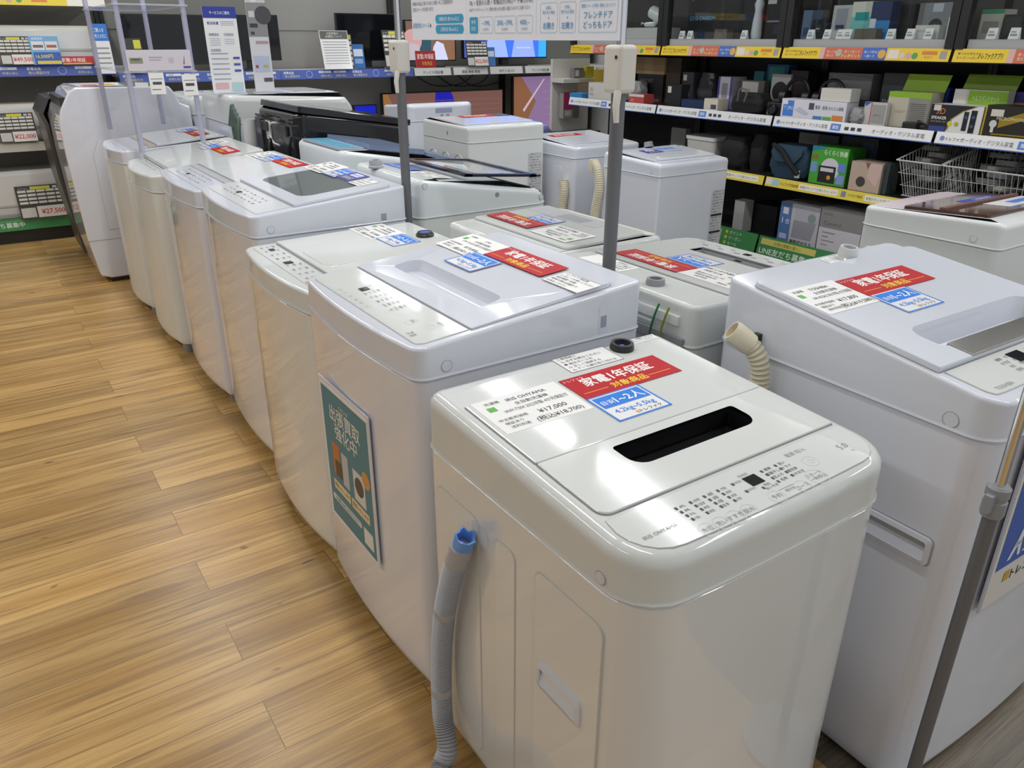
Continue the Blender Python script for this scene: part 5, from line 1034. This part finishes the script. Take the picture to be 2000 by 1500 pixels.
def board(label, q0, q1, zb, price, yel=True, wl=None, name='price_board', Y=BY - .012, rows=4, cols=5, lean=10, grp='black price boards with red prices'):
    a, c = P(*q0, Y=Y), P(*q1, Y=Y); w = abs(c.x - a.x); h = a.z - zb
    b = MB(ink('3a3936')); b.box(-w/2, w/2, -.002, .001, 0, h); b.M = Matrix.Translation((-w/2, -.0026, 0)) @ Matrix.Rotation(PI / 2, 4, 'X'); z = 0
    if yel: b.rect(w * .30, w * .70, h * .88, h * .97, z, ink('d9d63c'))
    b.text('エアコン', w * .06, h * .89, h * .06, ink('d8d8d0'), z)
    for k in (.75, .87): b.rect(w * k, w * (k + .09), h * .89, h * .96, z, ink('b9c6e0' if k < .8 else 'e0b4b0'))
    for r in range(rows):
        for k in range(cols): b.rect(w * (.04 + .94 * k / cols), w * (.02 + .94 * (k + 1) / cols), h * (.80 - .115 * r), h * (.87 - .115 * r), z, ink('dcdbd2'))
    b.rect(w * .35, w * .98, h * .03, h * .37, z, ink('e8e2dc')); b.rect(w * .03, w * .32, h * .05, h * .34, z, ink('cfccc6')); b.text(price, w * .665, h * .13, h * .17, ink('c4453c'), z + .0002, al='c', bold=.02, maxw=w * .58)
    o = b.build(name, smooth=0); o.location = ((a.x + c.x) / 2, Y, zb); o.rotation_euler = (R(-lean), 0, 0)
    return tag(o, label, 'price board', grp)
board('black and white price board reading 49,500 yen on the ivory air conditioner shelf', (-10, 70), (57, 70), 1.272, '¥49,500')
board('black and white price board reading 22,000 yen on the cream shelf', (-12, 222), (64, 222), .742, '¥22,000')
board('second price board half hidden by the dark drum machine', (74, 228), (110, 228), .742, '¥24,800')
board('black and white price board reading 27,500 yen over the green strip', (27, 366), (127, 366), .178, '¥27,500')
def card(name, label, q0, q1, ytop, zb, fn, Y=BY - .02, cat='sign', lean=8, th=.003, m=PAPERG):
    a, c = P(q0, ytop, Y=Y), P(q1, ytop, Y=Y); w = c.x - a.x; h = a.z - zb; b = MB(m); b.box(-w/2, w/2, 0, th, 0, h)
    b.M = Matrix.Translation((-w/2, -.0006, 0)) @ Matrix.Rotation(PI / 2, 4, 'X'); fn(b, w, h); o = b.build(name, smooth=0); o.location = ((a.x + c.x) / 2, Y, zb); o.rotation_euler = (R(-lean), 0, 0); return tag(o, label, cat)
def pr(*it): return lambda b, w, h: prints(b, w, h, it, 0)
card('promotion_card', 'pale blue and navy card between the 49,500 yen board and the red card', 54, 112, 70, 1.272, pr(('r', 0, 1, 0, 1, '78b0dc'), ('t', '設置費用', .1, .88, .08, 'f0f6fc'), ('r', .06, .48, .52, .82, 'e4e6ec'), ('r', .52, .94, .52, .82, 'ecdedc'), ('r', .1, .44, .6, .7, '7b6a5c'), ('r', .56, .9, .6, .7, '9c6a5c'), ('r', .06, .98, 0, .44, '3f62ac'), ('t', '16,500円', .12, .24, .14, 'e6d98a', .6, 1), ('r', .14, .96, .03, .14, 'e2cf4a')))
card('warranty_card', 'red one year warranty card under the white panel of the ivory air conditioner', 114, 183, 110, 1.272, pr(('r', 0, 1, 0, 1, 'c23238'), ('t', '家電1年保証', .06, .35, .45, 'f4e8e4', .88, 1), ('r', .1, .9, .02, .2, 'e0b440')))
card('price_tag', 'small black and white tag before the far black television', 244, 275, 74, 1.206, pr(('r', 0, 1, 0, 1, '3a3936'), ('r', .5, .95, .7, .95, 'd9d63c'), ('r', .1, .95, .05, .3, 'dcdbd2'), ('r', .1, .95, .38, .58, 'dcdbd2')))
card('blue_sign', 'small white sign with blue heading seen through the clear rack', 173, 208, 45, 1.206, pr(('r', 0, 1, .66, 1, '2f78cc'), ('t', 'ご購入を', .2, .84, .08, 'f0f4fc', .6), ('t', 'お考えの方に', .1, .72, .08, 'f0f4fc', .8), *[('r', .15, .9, .1 + .1 * k, .13 + .1 * k, '9a9a9c') for k in range(5)]), Y=BY - .06)
card('notice_sign', 'white notice with dark heading in front of a black television', 628, 684, 57, 1.206, pr(('r', .02, .98, .78, .99, '5c5c58'), ('t', '大型家電の', .25, .90, .06, 'e4e4e0', .5), ('t', 'お買取について', .2, .82, .06, 'e4e4e0', .6), *[('r', .08, .92, .14 + .07 * k, .155 + .07 * k, '9c9c9c') for k in range(9)]), Y=BY - .03, lean=14)
board('grey price board by the far pole, before the television with a warranty card', (750, 57), (795, 57), 1.206, '¥11,000', True, lean=12, Y=BY - .015, grp='price boards of the televisions')
board('grey price board between the two lit televisions', (913, 78), (955, 78), 1.206, '¥22,000', False, lean=12, Y=BY - .015, grp='price boards of the televisions')
card('price_tag', 'narrow tag with yellow top peeping out behind the white notice', 676, 688, 66, 1.206, pr(('r', 0, 1, 0, 1, '4a4a48'), ('r', .1, .9, .85, .97, 'c9b83c'), *[('r', .1, .9, .1 + .15 * k, .2 + .15 * k, 'cfccc6') for k in range(5)]), Y=BY + .02)
card('size_card', 'blue television size card at the foot of the black television', 687, 711, 86, 1.206, pr(('r', 0, 1, 0, 1, '2f6eb4'), ('r', .15, .9, .5, .8, 'dce4f0'), ('r', .2, .85, .2, .4, '8fb0dc')), Y=BY + .06)
card('warranty_card', 'red one year warranty card before a lit television', 812, 851, 99, 1.206, pr(('r', 0, 1, 0, 1, 'b42a2e'), ('t', '家電1年保証', .08, .52, .3, 'f4e0dc', .84, 1), ('t', '対象商品', .3, .14, .22, 'e6c43a', .5)), Y=BY + .02)
card('size_card', 'blue card clipped under the lit television with two blue shirts', 952, 968, 92, 1.206, pr(('r', 0, 1, 0, 1, '4a7ab8'), ('r', .15, .9, .5, .8, 'dce4f0')), Y=BY + .06)
card('size_card', 'blue card in front of the far black monitor behind the service sign', 450, 470, 90, 1.206, pr(('r', 0, 1, 0, 1, '3f6ab8'), ('r', .15, .9, .5, .8, 'dce4f0')), Y=BY + .04)
# ---- televisions
def tv(label, q0, q1, zs, scr=(), Y=BY + .17, bez=.012, col=None, stand=True, foot=None):
    a, c = P(*q0, Y=Y), P(*q1, Y=Y); w = c.x - a.x; z1 = a.z; z0 = c.z; h = z1 - z0
    t = thing('television', label, 'television', ((a.x + c.x) / 2, Y, zs), 0, 'televisions along the back wall')
    b = MB(BLACKGLOSS); b.box(-w/2, w/2, 0, .045, z0 - zs, z1 - zs); b.build('casing', t, bevel=.004)
    m = mat('screen_off', (.006, .007, .009), .06) if not scr else None
    b = MB(m or BLACKGLOSS)
    if scr:
        b.M = Matrix.Translation((-w/2 + bez, -.0008, z0 - zs + bez)) @ Matrix.Rotation(PI / 2, 4, 'X'); W2, H2 = w - 2 * bez, h - 2 * bez
        for i, it in enumerate(scr):
            mm = mat('lit_' + it[-1], hexc(it[-1]), .2, emit=.8)
            if it[0] == 'r': b.rect(W2 * it[1], W2 * it[2], H2 * it[3], H2 * it[4], i * .00006, mm)
            elif it[0] == 'c': b.cyl(W2 * it[1], H2 * it[2], i * .00006 - .00001, i * .00006, H2 * it[3], n=28, m=mm)
            elif it[0] == 'p': b.add([(W2 * u, H2 * v, i * .00006) for u, v in it[1]], [tuple(range(len(it[1])))], mm)
    else: b.box(-w/2 + bez, w/2 - bez, -.001, 0, z0 - zs + bez * 1.6, z1 - zs - bez)
    b.build('screen', t, smooth=0)
    b = MB(DARK); b.box(-w * .22, w * .22, -.06, .13, 0, .012); b.box(-.04, .04, .02, .04, .01, z0 - zs + .03); b.build('stand', t, bevel=.003)
ZT = 1.201
tv('large black television farthest along the shelf, behind the clear rack', (231, 26), (412, 126), ZT)
tv('black monitor on a swivel stand behind the service sign', (420, 27), (551, 118), ZT, Y=BY + .14)
tv('black television behind the white notice with dark heading', (655, 25), (776, 118), ZT)
PER = [('r', 0, 1, 0, 1, '4a4640')]
tv('lit television showing a person in white beside a wood wall, red card before it', (789, 38), (891, 119), ZT, [('r', 0, 1, 0, 1, '6a5448'), ('r', .62, 1, 0, 1, '7a5a44'), ('r', .2, .5, 0, 1, '2a4a56'), ('c', .12, .5, .3, 'b48a8a'), ('p', [(.0, 0), (.3, 0), (.25, .4), (.05, .45)], 'a9a0a8'), ('c', .62, .62, .12, '3a2a26'), ('p', [(.5, 0), (.85, 0), (.76, .42), (.62, .5), (.55, .35)], 'b9bcd6')], Y=BY + .15)
tv('lit television showing two people in lavender shirts on blue', (903, 20), (1068, 113), ZT, [('r', 0, 1, 0, 1, '3a6ad8'), ('r', 0, .12, 0, 1, '4a5aa8'), ('p', [(.22, 0), (.52, 0), (.48, .40), (.38, .5), (.28, .42)], '8fa6e6'), ('c', .37, .58, .11, '6a4a40'), ('p', [(.56, 0), (.86, 0), (.82, .45), (.70, .55), (.60, .44)], '8a9ee4'), ('c', .71, .64, .11, '5a3f38'), ('r', .62, .80, .2, .23, 'a9b8ec'), ('r', .9, 1, 0, 1, '3aa0e0')], Y=BY + .15)
tv('big low television with brown and blue picture behind the compact white machine', (745, 182), (983, 262), .171, [('r', 0, 1, 0, 1, '6e4d46'), ('p', [(0, 0), (.14, 0), (.10, .55), (.04, 1), (0, 1)], '8a6038'), ('p', [(.4, .5), (.62, .5), (.55, 1), (.42, 1)], '1a1a9c'), *[('r', .14, .98, .1 + .12 * k, .11 + .12 * k, '7d5a52') for k in range(7)]], Y=BY + .2)
tv('big low television with mauve picture at the corner by the dark shelves', (1002, 148), (1140, 250), .171, [('r', 0, 1, 0, 1, '7d6488'), ('p', [(0, 0), (.12, 0), (.3, .55), (.1, 1), (0, 1)], '7b5238'), ('p', [(.78, .65), (.92, .5), (.76, .36)], '2a2a9c'), ('p', [(.12, .4), (.4, .95), (.42, .95), (.14, .36)], 'b9a0b0'), *[('r', .4, .98, .15 + .14 * k, .16 + .14 * k, '8a7094') for k in range(6)]], Y=BY + .1)
tv('small low monitor with plain blue screen behind the black washing machine', (690, 205), (737, 226), .171, [('r', 0, 1, 0, 1, '1420a8')], Y=BY + .1)
# ---- odd goods between the television shelf and the dark shelves
def plain(name, label, cat, X, Y, z, w, d, h, items, col, yaw=0):
    b = MB(ink(col)); b.box(-w/2, w/2, -d/2, d/2, 0, h); b.M = Matrix.Translation((-w/2, -d/2 - .0006, 0)) @ Matrix.Rotation(PI / 2, 4, 'X'); prints(b, w, h, items, 0); o = b.build(name, smooth=0); o.location = (X, Y, z); o.rotation_euler = (0, 0, R(yaw)); return tag(o, label, cat)
t = thing('display_stand', 'white stand of hanging accessories at the end of the dark shelves', 'stand', (4.40, 5.62, 0), 0); b = MB(CREAMSH); b.box(-.22, .22, -.18, .18, 0, .04); b.build('base', t); b = MB(CREAMSH); b.box(-.2, .2, .0, .03, .04, 1.30); b.build('panel', t); b = MB(CREAMSH); b.box(-.22, .22, -.18, .0, 1.12, 1.15); b.build('shelf', t); b = MB(DARK); b.box(-.21, .21, -.17, .0, .70, .72); b.build('tray', t)
plain('carton', 'pink and grey packet hanging on the white stand of accessories', 'box', 4.34, 5.56, .83, .17, .06, .21, [('r', 0, .62, .35, 1, 'b03a66'), ('r', .62, 1, 0, 1, '77706c'), ('r', .1, .5, .1, .3, 'cfc6bd')], '9a9490')
plain('carton', 'small yellow packet on top of the white accessory stand', 'box', 4.50, 5.52, 1.152, .08, .06, .09, [], 'b9b02c')
plain('carton', 'small grey packet on top of the white accessory stand', 'box', 4.38, 5.52, 1.152, .10, .06, .08, [('r', .1, .5, .2, .8, 'd8d6d0')], '77767a')
soft('tote_bag', 'lavender cushion lying low between the machines and the accessory stand', 'cushion', 'low', 4.05, 1032, 1072, 244, .2, mat('lavender_fabric', (.30, .29, .62), .7), None, 9, z=.66)
bpy.data.objects['tote_bag'].name = 'cushion'; o = bpy.data.objects['cushion']; o.location = (3.98, 5.45, .67); o.rotation_euler = (0, 0, .3)
t = thing('stool', 'dark stool carrying the lavender cushion', 'stool', (4.0, 5.50, 0), 0); b = MB(DARK); b.box(-.17, .17, -.15, .15, .63, .67); b.build('seat', t, bevel=.004)
for sx in (-1, 1):
    for sy in (-1, 1): b = MB(DARK); b.box(sx*.14 - .015, sx*.14 + .015, sy*.12 - .015, sy*.12 + .015, 0, .63); b.build('leg', t)
# ---------------- poles, sign, clear rack ----------------
POLE = mat('grey_pole', (.14, .145, .155), .4); CLAMP = mat('cream_clamp', (.62, .60, .54), .4)
def pole(label, X, Y, hz, ztop):
    t = thing('sign_pole', label, 'pole', (X, Y, 0), 0, 'poles carrying the hanging sign')
    b = MB(POLE); b.cyl(0, 0, .02, hz, .0165, n=20); b.build('lower_tube', t); b = MB(CHROME); b.cyl(0, 0, hz, ztop, .0105, n=16); b.build('upper_tube', t)
    b = MB(GREYPL); b.cyl(0, 0, 0, .017, .032, n=28); b.build('base', t)
    b = MB(CLAMP); b.box(-.026, .026, -.030, .030, hz - .045, hz + .055); b.build('clamp', t, bevel=.010, bseg=3)
    b = MB(CLAMP); b.tube([(-.02, -.02, hz - .04), (-.03, -.028, hz - .07), (-.03, -.032, hz - .105)], [.009, .008, .006], 8); b.build('clamp_lever', t)
    b = MB(DARK); b.M = Matrix.Translation((-.0265, -.016, hz + .03)) @ Matrix.Rotation(-PI / 2, 4, 'Y'); b.cyl(0, 0, 0, .001, .004, n=10); b.build('clamp_screw', t)
pole('grey sign pole behind the poster machine, its chrome top beside the sign', 1.234, 1.402, 1.385, 2.25)
pole('grey sign pole farther along the row, at the far edge of the sign', 1.238, 2.505, 1.392, 2.25)
t = thing('hanging_sign', 'white refrigerator size guide sign with blue boxes hung between two poles', 'sign', (1.214, 1.873, 1.448), -PI / 2)
w, h = .966, .66
b = MB(mat('sign_white', (.80, .82, .88), .35)); b.box(-w/2, w/2, 0, .004, 0, h); b.M = Matrix.Translation((-w/2, -.0007, 0)) @ Matrix.Rotation(PI / 2, 4, 'X')
bl = ink('3f9cc4'); gk = ink('5a5c62'); bt_ = ink('3f8fbe'); z = 0
def tx(t, x, y, s, m=gk, al='l', bo=0, mw=None): b.text(t, x, y, s, m, z + .0004, al=al, bold=bo, maxw=mw)
tx('冷蔵庫の設置に必要なスペースは', .01, .112, .010, mw=.26); tx('保護の安全に保つためにお使いの二辺図測定の', .01, .095, .010, mw=.26); tx('空気スペースを測ります。', .01, .079, .010, mw=.16)
tx('設置放熱スペース', .007, .034, .013, bt_, mw=.105); tx('▶', .117, .035, .010)
for y, t_ in ((.044, '側面左右 各0.5cm以上'), (.017, '上面左右 各5cm以上')):
    b.loft([rrect(.151, .312, y, y + .023, .0112, z)], bl, False, True); b.text(t_, .2315, y + .007, .010, ink('e6f2f8'), z + .0004, al='c', maxw=.135, bold=.012)
b.rect(.329, .3297, .0, .2, z, ink('b4bac4')); b.rect(.660, .6607, .012, .2, z, ink('b4bac4'))
tx('冷蔵庫の容量', .345, .106, .010); tx('70L × 家族の人数 + 常備品分(100L) + 予備分(70L)', .345, .086, .012, mw=.30); tx('※氷やアイスクリーム・ワイン等をお使いの方は更に必要となるのでご注意ください', .345, .071, .008, mw=.29)
b.loft([rrect(.345, .388, .0165, .057, .004, z)], bl, False, True); b.text('参考', .3665, .040, .010, ink('e6f2f8'), z + .0004, al='c'); b.text('目安', .3665, .024, .010, ink('e6f2f8'), z + .0004, al='c')
def frame(x0, x1, y0, y1):
    o = rrect(x0, x1, y0, y1, .006, z); i = rrect(x0 + .0009, x1 - .0009, y0 + .0009, y1 - .0009, .005, z); b.fill([o, i], ink('8fb4cc'))
for x0, x1, t_, u in ((.396, .463, '~199L', '(1人向け)'), (.471, .572, '200L~399L', '(2人向け)'), (.577, .645, '400L~', '(3人向け)')):
    frame(x0, x1, .0165, .057); b.text(t_, (x0 + x1) / 2, .036, .014, bt_, z + .0004, al='c', maxw=(x1 - x0) * .85); b.text(u, (x0 + x1) / 2, .024, .006, gk, z + .0004, al='c')
for x0, x1, ls in ((.677, .746, (('右側に', .068, .007), ('壁がある場合', .058, .007), ('▼', .046, .005), ('右開き', .026, .0135))), (.754, .816, (('左側に', .068, .007), ('壁がある場合', .058, .007), ('▼', .046, .005), ('左開き', .026, .0135))), (.828, .961, (('開閉スペースが狭い場合におススメ！', .068, .007), ('フレンチドア', .046, .0145), ('どっちもドア', .026, .0145)))):
    frame(x0, x1, .0165, .082)
    for t_, y, q in ls: b.text(t_, (x0 + x1) / 2, y, q, bt_, z + .0004, al='c', maxw=(x1 - x0) * .88, bold=.008 if q > .012 else 0)
tx('冷蔵庫の選び方', .48, .50, .06, bt_, 'c', .015); b.M = Matrix()
b.build('panel', t, smooth=0)
c_ = MB(CHROME); c_.M = Matrix.Translation((-.620, .014, h - .02)) @ Matrix.Rotation(PI / 2, 4, 'Y'); c_.cyl(0, 0, 0, 1.078, .005, n=10); c_.build('crossbar', t)
# stand in front of the end machine
t = thing('sign_pole', 'grey telescopic pole standing before the large white end machine', 'pole', (1.222, .435, 0), 0)
b = MB(POLE); b.cyl(0, 0, .0, .80, .0115, n=20); b.build('lower_tube', t); b = MB(CHROME); b.cyl(0, 0, .80, 2.0, .008, n=16); b.build('upper_tube', t)
b = MB(GREYPL); b.lathe(0, 0, [(.0165, .755), (.018, .76), (.018, .783), (.0155, .785), (.0155, .79), (.018, .792), (.018, .807), (.014, .811)], 20); b.box(-.03, -.014, -.006, .006, .77, .80); b.build('collar', t)
b = MB(GREYPL); b.lathe(0, 0, [(.10, 0), (.10, .008), (.02, .016), (.016, .03)], 28); b.build('base', t)
# clear acrylic rack on the far machines
ax0, ax1, ay0, ay1 = .712, 1.017, 4.43, 5.385
t = thing('clear_rack', 'tall clear acrylic rack with rods standing on the far machines', 'rack', ((ax0 + ax1) / 2, (ay0 + ay1) / 2, .9), 0); ox, oy = (ax0 + ax1) / 2, (ay0 + ay1) / 2
ROD = mat('lilac_acrylic', (.50, .52, .66), .12, alpha=.72)
for x, y, z0 in ((ax0, ay0, .917), (ax1, ay0, .958), (ax0, ay1, .95), (ax1, ay1, .965)):
    b = MB(ROD); b.cyl(x - ox, y - oy, z0 - .9, .95, .0135, n=14); b.build('rod', t)
    for zz in (.42, .66): c = MB(DARK); c.M = Matrix.Translation((x - ox - .0135, y - oy - .004, zz)) @ Matrix.Rotation(-PI / 2, 4, 'Y'); c.cyl(0, 0, 0, .001, .005, n=8); c.build('rod_screw', t)
for z0, z1 in ((.395, .403), (.695, .703)):
    b = MB(CLEAR); b.box(ax0 - ox - .02, ax1 - ox + .02, ay0 - oy - .02, ay1 - oy + .02, z0, z1); b.build('tray', t, bevel=.002)
def card2(b, w, h): prints(b, w, h, [('r', .04, .24, .35, .62, '8a9078'), ('r', .07, .2, .5, .58, '5b604a'), ('r', .34, .55, .62, .66, 'a09aa6'), ('r', .34, .52, .5, .53, 'a09aa6'), ('c', .68, .5, .14, 'c2bac4'), ('p', '8f7f86', (.86, .3), (.9, .75), (.89, .3)), ('r', .86, .98, .1, .2, '4f55a0')], 0)
b = MB(mat('lilac_card', (.66, .62, .68), .4)); b.box(0, .30, 0, .004, 0, .095); b.M = Matrix.Translation((0, -.0006, 0)) @ Matrix.Rotation(PI / 2, 4, 'X'); card2(b, .30, .095); b.M = Matrix()
o = b.build('product_card', smooth=0); o.location = (.715, 4.4105, 1.3045); tag(o, 'lilac product card standing on the tray of the clear rack', 'card')
for x, y, zz, lb in ((.80, 4.405, 1.295, 'white hanging price tag under the tray of the clear rack, with tiny print'), (.955, 4.405, 1.285, 'larger white price tag under the tray of the clear rack')):
    b = MB(PAPER); q = .07; b.box(0, q, 0, .002, -.10, 0); b.M = Matrix.Translation((0, -.0006, -.1)) @ Matrix.Rotation(PI / 2, 4, 'X'); prints(b, q, .1, [('r', .1, .9, .7, .73, '77777c'), ('r', .2, .8, .45, .58, '4a4a50'), ('r', .1, .7, .2, .24, '77777c')], 0); b.M = Matrix()
    o = b.build('price_tag', smooth=0); o.location = (x, y, zz); tag(o, lb, 'price tag')
# service sign and tall banner on the drum machine
t = thing('service_sign', 'white service guide sign with navy heading standing on the white drum machine', 'sign', (1.325, 4.93, 1.155), 0); w, h = .185, .46
b = MB(PAPERG); b.box(-w/2, w/2, 0, .004, .006, h); b.M = Matrix.Translation((-w/2, -.0007, .006)) @ Matrix.Rotation(PI / 2, 4, 'X')
prints(b, w, h - .006, [('r', 0, 1, .87, 1, '2f3f9c'), ('t', 'サービスのご案内', .2, .915, .035, 'e8ecf6', .6, 1), ('t', '配送設置', .1, .80, .03, '3a4a8a', .4, 1), *[('r', .5, .9, .79 + .02 * k, .796 + .02 * k, 'a9aec0') for k in range(3)], ('t', '長期保証', .1, .67, .03, '3a4a8a', .3), ('t', '引取回収', .55, .67, .03, '3a4a8a', .3), *[('r', .12, .42, .56 + .025 * k, .566 + .025 * k, 'b4b8c6') for k in range(4)], *[('r', .55, .85, .58 + .025 * k, .586 + .025 * k, 'b4b8c6') for k in range(3)], ('t', '出張買取', .1, .49, .03, '3a4a8a', .3), *[('r', .08, .6, .16 + .06 * k, .17 + .06 * k, '9aa0b8') for k in range(6)], *[('r', .74, .94, .25 + .075 * k, .275 + .075 * k, '4a5ab0') for k in range(3)], ('r', .1, .5, .05, .12, 'e4b4bc'), ('r', .6, .95, .02, .12, 'b4d4dc')], 0); b.M = Matrix(); b.build('panel', t, smooth=0)
b = MB(CLEAR); b.box(-w/2, w/2, -.03, .05, 0, .006); b.build('foot', t)
t = thing('product_banner', 'narrow grey and white banner with a speaker picture beside the service sign', 'banner', (1.535, 4.93, 1.155), 0); w, h = .115, .55
b = MB(mat('banner_grey', (.62, .61, .62), .35)); b.box(-w/2, w/2, 0, .004, .006, h); b.M = Matrix.Translation((-w/2, -.0007, .006)) @ Matrix.Rotation(PI / 2, 4, 'X')
prints(b, w, h - .006, [('r', 0, 1, 0, .55, 'd8d8dc'), ('r', 0, 1, .55, .88, '8f8e90'), ('c', .82, .76, .09, '4a4a4e'), ('r', .1, .4, .74, .80, 'cfcfd0'), ('r', .1, .5, .64, .68, '3f3f44'), ('r', .12, .3, .57, .60, '3f3f44'), ('c', .4, .92, .04, 'e4e0d8'), ('r', .3, .95, .48, .51, 'b49a9c'), ('r', .1, .9, .2, .36, 'b9c4dc'), ('r', .55, .8, .24, .27, 'c2b04a'), ('r', .15, .3, .24, .27, 'a04a4a'), ('r', .5, .95, .1, .14, '55555a')], 0); b.M = Matrix(); b.build('panel', t, smooth=0)
b = MB(CLEAR); b.box(-w/2, w/2, -.03, .05, 0, .006); b.build('foot', t)
# accessories hanging behind the far machines
t = thing('hose_bundle', 'bundle of dark green inlet hoses behind the machine by the clear rack', 'hose', (1.235, 4.60, .80), 0)
for k in range(4): b = MB(mat('green_hose', (.10, .15, .12), .5)); b.tube(spline([(.0 + .012 * k, .03 * k - .05, 0), (.005, .03 * k - .05, .16), (.02, .03 * k - .03, .25 + .02 * k), (.0, .03 * k, .20)], 8), .011, 8); b.build('hose', t)
b = MB(mat('white_cover', (.66, .66, .66), .4)); b.lathe(0, 0, [(.033, 0), (.038, .15), (.039, .15), (.036, .12), (.03, .01)], 24, cap=False); o = b.build('plastic_cup', smooth=40); o.location = (1.280, 4.47, .90); tag(o, 'white plastic cup between the back to back machines', 'cup')
b = MB(DARK); b.tube(spline([(0, 0, 0), (.005, 0, .10), (.02, .02, .13), (.03, .05, .06), (.02, .06, 0)], 8), .008, 8); o = b.build('power_cord'); o.location = (1.252, 4.08, .85); tag(o, 'looped black power cord beside the white plastic cup', 'cord')
